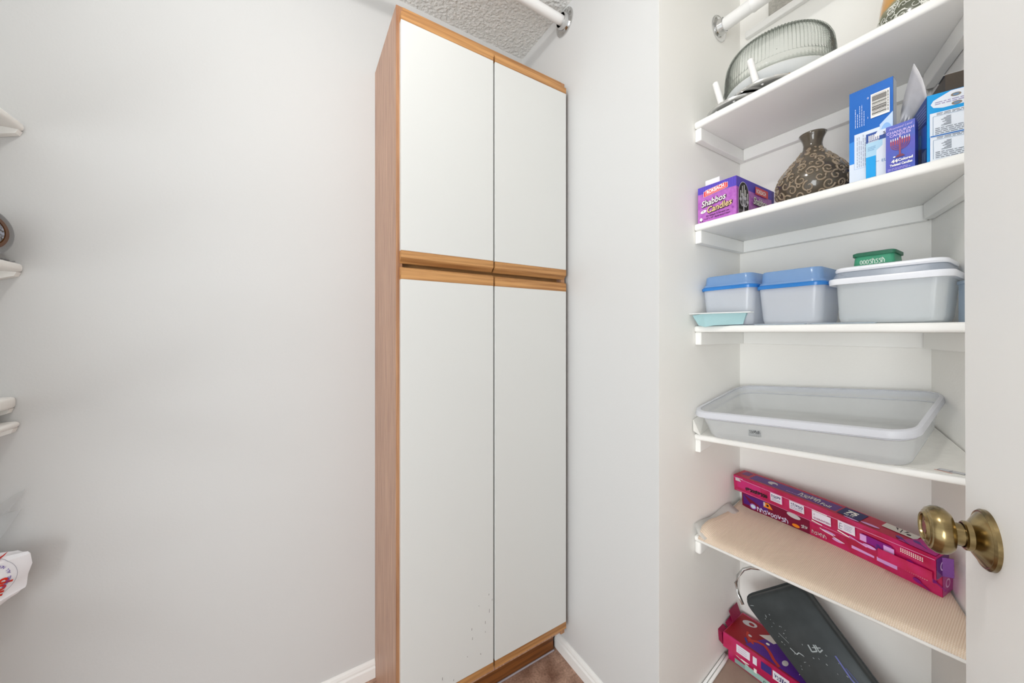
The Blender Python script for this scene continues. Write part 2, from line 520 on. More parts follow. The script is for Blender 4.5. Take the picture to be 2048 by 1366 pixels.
struct('floor', bx((-1.0, -.9, -.05), (1.45, 1.45, 0)), floor_m)
struct('ceiling', bx((-1.0, -.45, HCEIL), (1.45, 1.45, HCEIL + .05)), popcorn)
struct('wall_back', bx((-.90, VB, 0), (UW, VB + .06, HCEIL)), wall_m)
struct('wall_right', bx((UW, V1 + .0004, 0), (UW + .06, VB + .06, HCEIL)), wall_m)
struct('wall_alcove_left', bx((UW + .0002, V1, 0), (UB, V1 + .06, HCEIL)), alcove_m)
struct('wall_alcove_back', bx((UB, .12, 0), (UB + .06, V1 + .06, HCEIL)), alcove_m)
e0 = Vector(CA); e1 = e0 + AD * .86
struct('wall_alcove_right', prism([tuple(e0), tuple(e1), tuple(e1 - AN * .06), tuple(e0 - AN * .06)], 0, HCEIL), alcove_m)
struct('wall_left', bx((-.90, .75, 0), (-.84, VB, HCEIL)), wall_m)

BP = [(0, 0), (.013, 0), (.013, .034), (.009, .039), (.0095, .046), (.007, .053), (.003, .057), (0, .058)]


def baseboard(name, p, q, n):
    p, q, n = Vector(p), Vector(q), Vector(n); bm = bmesh.new()
    A = [bm.verts.new((p.x + n.x * d, p.y + n.y * d, h)) for d, h in BP]
    B = [bm.verts.new((q.x + n.x * d, q.y + n.y * d, h)) for d, h in BP]
    k = len(BP)
    for i in range(k): bm.faces.new((A[i], A[(i + 1) % k], B[(i + 1) % k], B[i]))
    bm.faces.new(A); bm.faces.new(B[::-1])
    struct(name, bm, trim_m)


baseboard('baseboard_back', (-.84, VB), (.2385, VB), (0, -1))
baseboard('baseboard_right', (UW, V1), (UW, VB - .245), (-1, 0))

# white ledge strip high on the alcove's back wall
struct('trim_1', bx((UB - .016, .20, 2.203), (UB, .60, 2.2255), .002), trim_m)

# ------------------------------------------------------------------ tall cabinet
U0, VF, VD = .2392, 1.014, .994
cab = thing('tall_cabinet', 'tall white two-door pantry cabinet with oak trim standing in the corner', 'cabinet', (U0, VF, 0))
obj('side_panel', bx((U0, VF, 0), (U0 + .0175, VB - .001, 2.134)), ply_v, cab)['label'] = 'left side panel in oak veneer, pink light cast painted in'
obj('side_panel', bx((.8315, VF, .10), (.849, VB - .001, 2.134)), ply_v, cab)
obj('stile_edge', bx((U0, VF - .0035, 0), (U0 + .0175, VF + .0, 2.134), .0008, 1), oak_v, cab)
obj('stile_edge', bx((.8315, VF - .0035, .10), (.849, VF, 2.134), .0008, 1), oak_v, cab)
obj('top_panel', bx((U0 + .0175, VF - .0035, 2.112), (.8315, VB - .001, 2.134)), oak_h, cab)
obj('middle_rail', bx((U0 + .0175, VF + .022, 1.375), (.8315, VF + .038, 1.435)), oak_h, cab)
obj('bottom_panel', bx((U0 + .0175, VF, .105), (.8315, VB - .001, .125)), ply_v, cab)
obj('back_panel', bx((U0 + .0175, VB - .006, .125), (.8315, VB - .001, 2.112)), ply_v, cab)
obj('toe_kick', bx((U0 + .0175, 1.062, .006), (.836, 1.078, .105)), kick_m, cab)
obj('caulk_line', bx((U0 + .0175, 1.057, 0), (.84, 1.063, .006), .002, 1), M('old_caulk', 'a8a0a6', .6), cab)
MID = .5433


def cab_door(u0, u1, h0, h1, st0, st1, chamfer):
    """white slab between an oak strip at the top and at the bottom; chamfer = finger pull under 'bottom' or none"""
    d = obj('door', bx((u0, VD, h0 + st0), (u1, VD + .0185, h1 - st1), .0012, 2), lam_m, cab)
    for (a, b, ch) in ((h1 - st1, h1, 'top' if chamfer == 'top' else None), (h0, h0 + st0, 'bottom' if chamfer == 'bottom' else None)):
        if ch == 'bottom':
            prof = [(VD, b), (VD, a + .014), (VD + .015, a), (VD + .0185, a), (VD + .0185, b)]
        elif ch == 'top':
            prof = [(VD, a), (VD, b - .004), (VD + .010, b), (VD + .0185, b), (VD + .0185, a)]
        else:
            prof = [(VD, a), (VD, b), (VD + .0185, b), (VD + .0185, a)]
        bm = bmesh.new()
        A = [bm.verts.new((u0, v, h)) for v, h in prof]; B = [bm.verts.new((u1, v, h)) for v, h in prof]
        n = len(prof); bm.faces.new(A); bm.faces.new(B[::-1])
        for i in range(n): bm.faces.new((A[i], A[(i + 1) % n], B[(i + 1) % n], B[i]))
        obj('oak_strip', bm, oak_h, d)
    return d


DL, DR = (.2487, MID - .003), (MID + .003, .8425)
for (a, b), tilt in ((DL, 0), (DR, .001)):
    cab_door(a, b, 1.4085 - tilt, 2.1065, .0345, .0208, 'bottom')
dl = cab_door(DL[0], DL[1], .132, 1.3975, .0235, .0345, 'top')
dr = cab_door(DR[0], DR[1], .132, 1.3955, .0235, .0325, 'top')
a = Art((DL[0], VD, .156), (1, 0, 0), (0, 0, 1))
rnd = random.Random(5); sc = ink('55504a', .7)
for x, y, l in ((.275, .22, .006), (.262, .135, .009), (.215, .135, .007), (.217, .105, .008), (.262, .108, .004), (.276, .165, .012),
                (.246, .045, .006), (.12, .03, .009), (.155, .01, .005), (.20, .06, .003), (.286, .20, .005), (.24, .2, .003)):
    a.line([(x, y), (x + rnd.uniform(-.001, .001), y + l)], .0012, sc)
a.done('scuff_marks', dl)['kind'] = 'stuff'

# ------------------------------------------------------------------ closet rods
def flange(parent, o, axis, R=.042):
    f = obj('flange', lathe([(R, 0), (R, .003), (R * .93, .0045), (R * .86, .004), (R * .62, .006), (R * .56, .020), (R * .50, .021), (R * .50, 0)],
                            o, axis, 40), chrome, parent, True, auto=.6)
    return f


rodl = thing('closet_rod', 'white closet rod above the tall cabinet, just under the ceiling', 'closet rod', (UW, 1.026, 2.381))
obj('pole', lathe([(.0165, .004), (.0165, 1.70)], (UW, 1.026, 2.381), (-1, 0, 0), 32), rod_m, rodl, True, auto=.6)
flange(rodl, (UW - .0002, 1.026, 2.381), (-1, 0, 0), .047); flange(rodl, (-.8398, 1.026, 2.381), (1, 0, 0), .047)
ur, hr = 1.1686, 2.198
rodr = thing('closet_rod', 'white two-piece closet rod above the top shelf with the glass dome', 'closet rod', (ur, V1, hr))
obj('pole', lathe([(.0190, .004), (.0190, .10)], (ur, V1, hr), (0, -1, 0), 32), rod_m, rodr, True, auto=.6)
obj('outer_pole', lathe([(.0192, .098), (.0216, .099), (.0216, .104), (.0210, .105), (.0210, .474), (.0192, .475)], (ur, V1, hr), (0, -1, 0), 32),
    rod_m, rodr, True, auto=.6)
flange(rodr, (ur, V1 - .0002, hr), (0, -1, 0), .040)

# ------------------------------------------------------------------ shelves in the alcove
def plane(a, b, h):
    return lambda u, v: h + a * (u - 1.03) + b * (.6229 - v)


def shelf_poly(uf=1.03, back=UB - .0005):
    return [(uf, V1 - .0005), (back, V1 - .0005), (back, CA[1] + .0015), (uf, wallv(uf) + .0015)]


def wall_shelf(label, top, th=.021, cleats=True):
    f = top if callable(top) else (lambda u, v: top)
    root = thing('wall_shelf', label, 'shelf', (1.03, V1, f(1.03, V1)), 'white painted shelves in the alcove')
    obj('shelf_board', prism(shelf_poly(), lambda u, v: f(u, v) - th, f, .006, 3), shelf_m, root, True, auto=.7)
    if cleats:
        h1 = top - th; h0 = h1 - .038
        obj('cleat', bx((1.037, V1 - .019, h0), (UB - .0005, V1 - .0005, h1), .0015, 1), shelf_m, root)
        obj('cleat', bx((UB - .019, CA[1] + .004, h0), (UB - .0005, V1 - .0195, h1), .0012, 1), shelf_m, root)
        p0 = Vector(CA) + AD * .022; p1 = Vector(CA) + AD * .285
        obj('cleat', prism([tuple(p0 + AN * .0008), tuple(p1 + AN * .0008), tuple(p1 + AN * .019), tuple(p0 + AN * .019)], h0, h1, .0012, 1), shelf_m, root)
    return root


S1, S2, S3 = 1.851, 1.542, 1.2336
p4, p5, p6 = plane(.19, .095, .906), plane(.16, .063, .598), plane(.25, 0, .113)
wall_shelf('top shelf of the alcove, white, holding the ribbed glass dome', S1)
wall_shelf('second alcove shelf from the top, white, holding candle boxes and brown vase', S2)
wall_shelf('eye-level white alcove shelf holding the lidded plastic containers', S3, .0195)
r4 = wall_shelf('fourth alcove shelf, white, under the big open plastic tub', p4, .019, False)
obj('cleat', prism([(1.037, V1 - .017), (1.12, V1 - .017), (1.12, V1 - .0005), (1.037, V1 - .0005)], lambda u, v: p4(u, v) - .057, lambda u, v: p4(u, v) - .0185, .002, 2), shelf_m, r4)
r5 = wall_shelf('fifth alcove shelf, white edge, covered by the beige woven liner', p5, .017, False)
obj('cleat', prism([(1.033, V1 - .019), (1.12, V1 - .019), (1.12, V1 - .0005), (1.033, V1 - .0005)], lambda u, v: p5(u, v) - .055, lambda u, v: p5(u, v) - .0165, .006, 3), shelf_m, r5, True, auto=.8)
r6 = wall_shelf('lowest alcove shelf, taupe surface under the dark metal pan', p6, .019, False)
taupe = M('taupe_paint', 'a58f80', .6, noise=.12, nscale=25)
r6.children[0].data.materials[0] = taupe
r6.children[0]['label'] = 'taupe painted board'
for off, rr in ((.004, .004), (.0145, .0045)):
    obj('edge_strip', tube([(1.04, V1 - .002 - off, p6(1.04, 0) - .002 + rr), (1.17, V1 - .002 - off * .9, p6(1.17, 0) + rr), (1.2, V1 - .002 - off * .8, p6(1.2, 0) + rr)], rr, 10), trim_m, r6, True)

# ------------------------------------------------------------------ door
R = Vector((.687, .059)); DD = Vector((.9275, .3739)); DN = Vector((-.3739, .9275)); HK = .973
de = R + DD * .0621; dh = R - DD * .72
dp = [tuple(de), tuple(dh), tuple(dh - DN * .035), tuple(de - DN * .035)]
bm = prism(dp, .012, 2.032, .0015, 2)
tl = math.radians(.5)
for v in bm.verts:                                                   # the leaf hangs slightly out of plumb
    v.co.x += DD.x * (v.co.z - HK) * tl; v.co.y += DD.y * (v.co.z - HK) * tl
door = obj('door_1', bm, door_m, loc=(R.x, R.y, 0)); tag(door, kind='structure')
KP = [(r_, h_ * .92) for r_, h_ in [(.0135, .008), (.0130, .018), (.0125, .0275), (.0128, .0288), (.022, .0315), (.0262, .0365), (.0275, .0415), (.0268, .0465), (.0238, .0515),
      (.0217, .0523), (.0207, .0537), (.0190, .0539), (.0166, .0563), (.0150, .0553), (.0145, .0535), (.0085, .0530), (.0075, .0545), (.001, .0547)]]
kroot = obj('door_knob', lathe(KP, (R.x, R.y, HK), (DN.x, DN.y, 0), 56), brass, door, True, auto=.5)
kroot['label'] = 'antique brass round door knob'
obj('rosette', lathe([(.0335, 0), (.0335, .0035), (.0315, .0055), (.0300, .0052), (.0285, .0065), (.0190, .0125), (.0165, .0138), (.0165, .0182), (.0150, .0195), (.0138, .0195), (.0138, .010)],
                     (R.x, R.y, HK), (DN.x, DN.y, 0), 56), brass, kroot, True, auto=.5)
sl = Vector((R.x, R.y, HK)) + Vector((DN.x, DN.y, 0)) * .0215 + Vector((-DD.x * .35, -DD.y * .35, -.93)) * .0131
obj('release_slot', obox(sl - Vector((DN.x, DN.y, 0)) * .001, Vector((DN.x, DN.y, 0)) * .007, Vector((DD.x, DD.y, 0)) * .002, (0, 0, .001)), black_m, kroot)

# ------------------------------------------------------------------ top shelf
DC = (1.174, .463)
GH = 1.877
dish = thing('glass_dish', 'frosted glass dish with tapered side under the ribbed dome', 'dish', (DC[0], DC[1], S1 + .027))
obj('bowl', lathe([(.055, S1 + .0302), (.060, S1 + .0302), (.100, S1 + .034), (.1215, S1 + .050), (.1265, S1 + .0565), (.1235, S1 + .0565), (.098, S1 + .039), (.058, S1 + .0335), (.055, S1 + .0335)], (DC[0], DC[1], 0), n=72), plastic('milk_glass', 'fbfdfd', .12, .15, .08), dish, True, auto=.7)
dome = thing('glass_dome', 'ribbed clear glass dome with a smooth band around its foot', 'glass dome', (DC[0], DC[1], S1 + .057))
ro = [(.1295, S1 + .058, 0), (.1315, S1 + .062, 0), (.1315, S1 + .076, 0), (.1285, S1 + .080, 0), (.1265, S1 + .083, .4), (.1262, S1 + .09, 1), (.1255, S1 + .115, 1), (.1225, S1 + .140, 1), (.116, S1 + .156, 1),
      (.104, S1 + .167, .9), (.085, S1 + .173, .5), (.05, S1 + .176, 0), (.0025, S1 + .1768, 0), (.0004, S1 + .1768, 0)]
ri = [(.0004, S1 + .1743, 0), (.0025, S1 + .1743, 0), (.05, S1 + .1735, 0), (.0845, S1 + .1705, .5), (.103, S1 + .1645, .9), (.1142, S1 + .1545, 1), (.1203, S1 + .139, 1), (.1233, S1 + .1145, 1), (.1240, S1 + .09, 1), (.1265, S1 + .078, 0), (.1265, S1 + .058, 0)]
obj('dome_shell', lathe(ro + ri, (DC[0], DC[1], 0), n=92 * 6, ribs=92, amp=.0021, closed=True), glass, dome, True)


def chrome_stand(c, h, R_, post, lean, label, foot=(0, 0, .58)):
    t = thing('chrome_stand', label, 'stand', (c[0], c[1], S1), 'chrome discs with white posts')
    obj('foot', lathe([(R_ * foot[2] * .95, S1 + .0003), (R_ * foot[2], S1 + .002), (R_ * foot[2] * .85, h - .0035)], (c[0] + foot[0], c[1] + foot[1], 0), n=40), chrome, t, True, auto=.6)
    d = obj('disc', lathe([(R_ * .96, h - .004), (R_, h - .002), (R_, h + .002), (R_ * .98, h + .0035), (R_ * .9, h + .0042), (.004, h + .0045)], (c[0], c[1], 0), n=64), chrome, t, True, auto=.5)
    for k in range(8):
        a_ = k * PI / 4 + .3
        obj('rivet', lathe([(.0035, 0), (.003, .0012), (.001, .0018)], (c[0] + R_ * .82 * math.cos(a_), c[1] + R_ * .82 * math.sin(a_), h - .0035), (0, 0, -1), 10), white_pl, d, True)
    P = Vector((post[0], post[1], h + .004)); Q = P + Vector(lean)
    obj('post', lathe([(.0078, 0), (.0078, (Q - P).length - .0015), (.0062, (Q - P).length)], P, Q - P, 24), rod_m, t, True, auto=.6)['label'] = 'white post'
    return t


chrome_stand((1.124, .470), 1.8765, .088, (1.0445, .459), (-.004, .013, .066), 'chrome disc stand with white post in front of the glass dome', (.015, -.048, .30))
chrome_stand((1.112, .536), 1.8660, .082, (1.0395, .546), (-.004, .015, .066), 'chrome disc stand with white post at the left end of top shelf')

# amber and grey-green vase, mostly above the frame
m = bpy.data.materials.new('amber_glaze'); m.use_nodes = True; nt = m.node_tree; b = nt.nodes['Principled BSDF']
b.inputs['Roughness'].default_value = .18; b.inputs['Coat Weight'].default_value = .4
tc = nt.nodes.new('ShaderNodeTexCoord'); sp = nt.nodes.new('ShaderNodeSeparateXYZ')
nz = nt.nodes.new('ShaderNodeTexNoise'); nz.inputs['Scale'].default_value = 12; nz.inputs['Detail'].default_value = 4
m1 = nt.nodes.new('ShaderNodeMath'); m1.operation = 'MULTIPLY_ADD'; m1.inputs[1].default_value = .05
rp = nt.nodes.new('ShaderNodeValToRGB')
for pos, c_ in ((.055, '5e6150'), (.075, '8b8a6a'), (.082, 'c98f3c'), (.12, 'dba75a')):
    e = rp.color_ramp.elements.new(pos); e.color = lin(c_)
rp.color_ramp.elements[0].color = lin('5b5e4e'); rp.color_ramp.elements[-1].color = lin('b97a2f')
for a_, b_ in ((tc.outputs['Object'], sp.inputs[0]), (tc.outputs['Object'], nz.inputs['Vector']), (nz.outputs[0], m1.inputs[0]), (sp.outputs[2], m1.inputs[2]), (m1.outputs[0], rp.inputs[0]), (rp.outputs[0], b.inputs['Base Color'])):
    nt.links.new(a_, b_)
vc = (1.122, .186)


def scroll(ca, ch, size, turns, mirror, prof, ctr, base, r, bm, out=.0008, start=0.):
    """spiral stem wrapped on a surface of revolution; ca angle, ch height"""
    def rad(h):
        for (r0, h0), (r1, h1) in zip(prof, prof[1:]):
            if h0 <= h <= h1: return r0 + (r1 - r0) * (h - h0) / max(1e-6, h1 - h0)
        return prof[-1][0] if h > prof[-1][1] else prof[0][0]
    pts = []
    N = int(12 * turns) + 4
    for i in range(N):
        t = i / (N - 1); an = start + mirror * 2 * PI * turns * t; rr = size * (1 - .82 * t)
        h = ch + rr * math.sin(an); h = max(prof[0][1] + .002, min(prof[-1][1] - .002, h))
        x = rr * math.cos(an); R_ = rad(h) + out; ang = ca + x / max(.015, R_)
        pts.append((ctr[0] + R_ * math.cos(ang), ctr[1] + R_ * math.sin(ang), base + h))
    tube(pts, r, 6, bm, taper=lambda t: 1 - .45 * t)


av = thing('amber_vase', 'amber and grey-green glazed vase with white swirls on the top shelf', 'vase', (vc[0], vc[1], S1))
VP = [(.060, .0), (.0625, .004), (.0605, .03), (.055, .075), (.047, .12), (.036, .17), (.03, .20), (.034, .225)]
obj('body', lathe([(r, S1 + h + .0003) for r, h in VP] + [(.031, S1 + .225), (.027, S1 + .2), (.02, S1 + .05)], (vc[0], vc[1], 0), n=56), m, av, True)
bm = bmesh.new(); rnd = random.Random(2)
for k in range(64):
    scroll(rnd.uniform(2.0, 5.2), rnd.uniform(.008, .05), rnd.uniform(.005, .013), rnd.uniform(.6, 1.5), rnd.choice((-1, 1)), VP, vc, S1, .0009, bm, start=rnd.uniform(0, 6))
obj('swirl_relief', bm, M('white_glaze', 'e9e8df', .3), av, True)

# speckled grey board standing on the ledge
gb = obj('textured_board', bx((UB - .0155, .17, 2.2257), (UB - .003, .531, 2.425), .001, 1), M('grey_texture', 'bdbab2', .9, noise=.25, nscale=160, bump=.6, bscale=300), loc=(UB, .53, 2.2257))
tag(gb, 'grey speckled board standing on the high white ledge of the alcove', 'board')

# ------------------------------------------------------------------ second shelf
def carton(name, label, cat, O, X, Y, Z, mat, bev=.0012, group=None):
    t = thing(name, label, cat, tuple(Vector(O) + Vector(X) * .5 + Vector(Y) * .5), group)
    obj('carton', obox(O, X, Y, Z, bev), mat, t)
    return t


# purple candle box: front face looks towards -u, its right end towards -v
cu0, cv0, cv1, cuB, ch = 1.037, .5045, .6135, 1.2605, 1.648
lilac = M('lilac_print', 'c273c9', .4, coat=.3, noise=.25, nscale=90, col2='ad58b8')
cb = carton('candle_box', 'purple and pink candle box at the left end of the second shelf', 'box', (cu0, cv0, S2 + .0003), (cuB - cu0, 0, 0), (0, cv1 - cv0, 0), (0, 0, ch - S2), lilac)
violet = ink('5a48bd'); white = ink('fbf8f2'); red = ink('e8484f'); dkp = ink('3a1630'); pinkl = ink('e69ad8'); cream = ink('f6d79a'); navy = ink('22265e')
W_ = cv1 - cv0; H_ = ch - S2
a = Art((cu0, cv1, S2), (0, -1, 0), (0, 0, 1))
a.poly([(0, H_ * .80), (W_, H_ * .73), (W_, H_), (0, H_)], violet)
for k in range(16): a.line([(W_ * (k + .5) / 16, H_ * .80), (W_ * (k + .5) / 16, H_ * .99)], .0006, ink('6f5fd0'))
a.line([(0, H_ * .80), (W_, H_ * .73)], .0006, pinkl)
a.poly([(.018, .073), (.087, .082), (.087, .097), (.018, .090)], white); a.poly([(.0187, .0738), (.0863, .0826), (.0863, .0962), (.0187, .0893)], red)
a.poly([(.024, .0775), (.0815, .085), (.0815, .0985), (.024, .0925)], white); a.poly([(.0247, .0782), (.0808, .0856), (.0808, .0978), (.0247, .0917)], red)
a.text('ROKEACH', .0275, .0808, .0135, white, bold=.04, rot=.125, sx=.80)
for dx, dy, mm, bo in ((.0008, -.0008, dkp, .07), (0, 0, white, .012)):
    a.text('Shabbos', .0115 + dx, .0445 + dy, .0245, mm, shear=.25, bold=bo, rot=.11, sx=.86)
    a.text('Candles', .027 + dx, .0235 + dy, .0245, mm if mm is dkp else cream, shear=.25, bold=bo, rot=.11, sx=.90)
a.ell(.018, .031, .009, .0045, white, .2); a.text('72', .0145, .029, .0055, dkp, bold=.03, rot=.1)
a.text('For Sabbath & General Use', .0255, .0135, .0062, dkp, rot=.04, bold=.02, sx=.95)
a.text('4 1/2" x 3/4" - Burns about 3 hours', .021, .0055, .0062, dkp, rot=.04, bold=.02, sx=.82)
a.ell(.011, .009, .004, .005, white); a.ell(.0085, .0035, .0014, .0016, dkp); a.ell(.0142, .0038, .0014, .0016, dkp)
a.ell(.1, .022, .0028, .0028, ink('9a4aa8'))
a.done('printed_artwork', cb)
a = Art((cu0, cv0, S2), (1, 0, 0), (0, 0, 1)); D_ = cuB - cu0
a.poly([(0, H_ * .73), (D_, H_ * .73), (D_, H_), (0, H_)], violet)
a.poly([(D_ * .93, 0), (D_, 0), (D_, H_), (D_ * .93, H_)], ink('4b3a9a'))
for k in range(30): a.line([(D_ * (k + .5) / 30, H_ * .74), (D_ * (k + .5) / 30, H_ * .99)], .0006, ink('6f5fd0'))
gx, gw = .036, .027
a.rect(gx - gw - .0012, 0.0, gx + gw + .0012, .06, white); a.ell(gx, .06, gw + .0012, .035, white, a1=180)
a.rect(gx - gw, 0.0, gx + gw, .06, ink('1a1718')); a.ell(gx, .06, gw, .0338, ink('1a1718'), a1=180)
a.rect(gx - gw, 0, gx + gw, .016, ink('5a5458'))
sil = ink('c9c6cc', .3)
a.line([(gx, .004), (gx, .052)], .006, sil); a.ell(gx, .008, .009, .006, sil); a.ell(gx, .05, .006, .006, sil); a.ell(gx, .03, .0045, .006, sil)
for sx_, hh in ((-.018, .05), (-.009, .064), (.008, .056), (.018, .047)):
    a.line([(gx, .03), (gx + sx_ * .6, .026), (gx + sx_, .033), (gx + sx_, hh - .008)], .0032, sil)
    a.ell(gx + sx_, hh - .006, .0052, .0055, sil); a.line([(gx + sx_, hh), (gx + sx_, hh + .018)], .0035, white)
a.line([(gx, .052), (gx, .086)], .0035, white)
a.poly([(.10, .074), (.178, .074), (.178, .096), (.10, .096)], red); a.text('ROKEACH', .106, .079, .0165, white, bold=.03, sx=.76)
for dx, dy, mm, bo in ((.0008, -.0008, dkp, .06), (0, 0, white, .012)): a.text('Shabbos', .088 + dx, .044 + dy, .030, mm, shear=.2, bold=bo, sx=.8)
for dx, dy, mm, bo in ((.0008, -.0008, dkp, .06), (0, 0, cream, .012)): a.text('Candles', .10 + dx, .016 + dy, .030, mm, shear=.2, bold=bo, sx=.8)
a.done('printed_artwork', cb)
# white plastic channel on top of it
bm = bmesh.new(); hb = ch + .0005
prof = [(.563, hb), (.568, hb), (.570, hb + .004), (.598, hb + .004), (.600, hb), (.605, hb), (.605, hb + .025), (.563, hb + .025)]
A = [bm.verts.new((1.062, v, h)) for v, h in prof]; B = [bm.verts.new((1.20, v, h)) for v, h in prof]
bm.faces.new(A); bm.faces.new(B[::-1])
for i in range(8): bm.faces.new((A[i], A[(i + 1) % 8], B[(i + 1) % 8], B[i]))
tag(obj('plastic_channel', bm, white_pl, loc=(1.1, .585, hb)), 'white plastic channel strip lying on the purple candle box', 'strip')

# embossed brown vase
vb = (1.150, .3725)
EP = [(.050, 0), (.054, .002), (.068, .018), (.0765, .036), (.078, .050), (.0765, .066), (.071, .081), (.061, .096), (.049, .111), (.035, .127), (.026, .140), (.0210, .150), (.0195, .160), (.0210, .171), (.0255, .182), (.0285, .188)]
bv = thing('embossed_vase', 'glossy dark brown round vase embossed with scrolls on second shelf', 'vase', (vb[0], vb[1], S2))
olive = M('olive_brown_glaze', '4a4032', .12, coat=.6, noise=.35, nscale=18, col2='5f5546')
obj('body', lathe([(r, S2 + h + .0004) for r, h in EP] + [(.0268, S2 + .189), (.0235, S2 + .183), (.0185, S2 + .170), (.0175, S2 + .16), (.02, S2 + .15), (.03, S2 + .12)], (vb[0], vb[1], 0), n=64), olive, bv, True)
bm = bmesh.new(); rnd = random.Random(11)
for row, (hh, n, sz) in enumerate(((.016, 12, .012), (.033, 14, .0125), (.051, 14, .013), (.069, 14, .0125), (.086, 12, .011), (.102, 11, .0095), (.117, 9, .008), (.131, 7, .006), (.143, 6, .0045))):
    for k in range(n):
        an = 2 * PI * (k + .5 * (row % 2)) / n + rnd.uniform(-.05, .05)
        mi = 1 if k % 2 else -1
        scroll(an, hh, sz * rnd.uniform(.85, 1.1), rnd.choice((1.1, 1.4, 1.6)), mi, EP, vb, S2, .0026, bm, .0006, rnd.uniform(0, 6.28))
        if k % 3 == 0: scroll(an + PI / n, hh + sz * .5, sz * .45, .9, -mi, EP, vb, S2, .0021, bm, .0006, rnd.uniform(0, 6.28))
obj('scroll_relief', bm, M('light_brown_glaze', '94826c', .10, coat=.6), bv, True)

# tall blue and white box
blue = M('deep_blue_print', '0868c4', .4, coat=.0, spec=.3)
pale = ink('e6eefb', .25); skyb = ink('2f8ee8', .25)
tb = carton('blue_carton', 'tall blue and white carton with a barcode, beside the brown vase', 'box', (1.096, .2168, S2 + .0003), (.026, 0, 0), (0, .0702, 0), (0, 0, .2245), blue, .0008)
a = Art((1.096, .287, S2), (0, -1, 0), (0, 0, 1)); W_ = .0702; H_ = .2245
a.rect(0, 0, W_, .060, pale)
a.poly([(0, .060), (W_, .060), (W_, .125), (0, .110)], skyb)
a.rect(.0085, .046, .052, .126, ink('8fb2e6', .25)); a.rect(.009, .0465, .052, .1255, pale)
a.poly([(.050, .06), (W_, .06), (W_, .150), (.050, .130)], ink('c3daf8', .25)); a.ell(.060, .10, .010, .03, ink('8fbbee', .25))
a.lines(.012, .049, .049, .122, 11, .0009, ink('8a8fa8'), vertical=True, seed=4)
a.lines(.009, .140, .027, .190, 5, .0010, ink('cfe0fb'), vertical=True, ragged=.6, seed=8)
a.rect(.036, .150, .0655, .203, white); a.bars(.038, .155, .061, .201, ink('2a2a30'), horizontal=True)
a.lines(.0618, .155, .0642, .20, 1, .0012, ink('2a2a30'), vertical=True, ragged=.05)
a.text('0', .030, .196, .006, white); a.text('1', .030, .152, .006, white)
a.done('printed_artwork', tb)
a = Art((1.096, .2168, S2), (1, 0, 0), (0, 0, 1)); a.rect(.001, .001, .025, .2235, ink('dfe4ea')); a.rect(.001, .001, .025, .08, skyb); a.done('end_print', tb)

# slim pale blue box
sb = carton('slim_carton', 'slim pale blue carton with a bottle picture before the tall blue one', 'box', (1.0755, .2050, S2 + .0003), (.018, 0, 0), (0, .0490, 0), (0, 0, .1095), ink('bfe0f6', .25), .0008)
a = Art((1.0755, .2540, S2), (0, -1, 0), (0, 0, 1))
a.rect(0, .089, .049, .1095, ink('2a4f9e', .25)); a.poly([(.012, .0985), (.049, .098), (.049, .1095), (.018, .1095)], pale)
for k in range(6): a.rect(.004 + k * .003, .092, .0058 + k * .003, .1045, white)
a.rect(.003, .0895, .02, .0905, white)
a.scrawl(.026, .0985, .044, .105, .0010, navy, 4, 5)
a.rect(0, .056, .049, .089, ink('b5dcf2', .25)); a.rect(0, 0, .0155, .058, ink('18a8ee', .25))
a.poly([(.0165, 0), (.049, 0), (.049, .07), (.037, .078), (.037, .088), (.026, .088), (.026, .076), (.0165, .068)], ink('edf3fb', .25))
a.lines(.003, .070, .016, .080, 3, .0009, ink('3f7fb8'), seed=3)
a.text('EL', .024, .040, .0085, ink('3f7fb8')); a.lines(.015, .042, .021, .045, 1, .0008, ink('3f7fb8'))
a.done('printed_artwork', sb)

# small purple-blue candle box with a candelabrum
pb = M('periwinkle_print', '5a55bb', .3, coat=.3, noise=.35, nscale=26, col2='3d62c0')
hb_ = carton('holiday_candle_box', 'small purple-blue candle box with a menorah picture, front of second shelf', 'box', (1.0445, .1765, S2 + .0003), (.026, 0, 0), (0, .0405, 0), (0, 0, .097), pb, .0008)
a = Art((1.0445, .2170, S2), (0, -1, 0), (0, 0, 1)); lp = ink('d9c6f0'); mr = ink('9a4a5e'); mdk = ink('7d3f58')
a.text('Promised Land', .0205, .0885, .0062, lp, shear=.3, rot=.02, sx=.85, align='CENTER')
a.text('CHANUKAH', .0203, .0800, .0072, lp, align='CENTER', sx=.95, bold=.015); a.text('CANDLES', .0203, .0735, .0072, lp, align='CENTER', sx=.95, bold=.015)
for k in range(9):
    x = .0075 + k * .0032; top = .070 if k == 4 else .066
    a.line([(x, .056), (x, top)], .0020, ink('b3495c')); a.line([(x, top - .002), (x, top + .003)], .0011, white)
for rr in (.0034, .0066, .0098, .0128):
    P = [(.0203 - rr * math.cos(t * PI / 8), .056 - rr * .95 * math.sin(t * PI / 8)) for t in range(9)]; a.line(P, .0011, mr)
a.line([(.0203, .056), (.0203, .032)], .0024, mr); a.poly([(.013, .029), (.0276, .029), (.0235, .034), (.0170, .034)], mdk)
a.ell(.0125, .031, .0017, .0014, white); a.text('44', .0085, .0195, .0088, white, bold=.05); a.text('Colored', .0178, .0205, .0070, white, bold=.04, sx=.85)
a.text('Twisted Candles', .0062, .0125, .0064, white, bold=.04, sx=.72)
a.lines(.003, .004, .038, .009, 2, .0007, lp, seed=6)
a.done('printed_artwork', hb_)

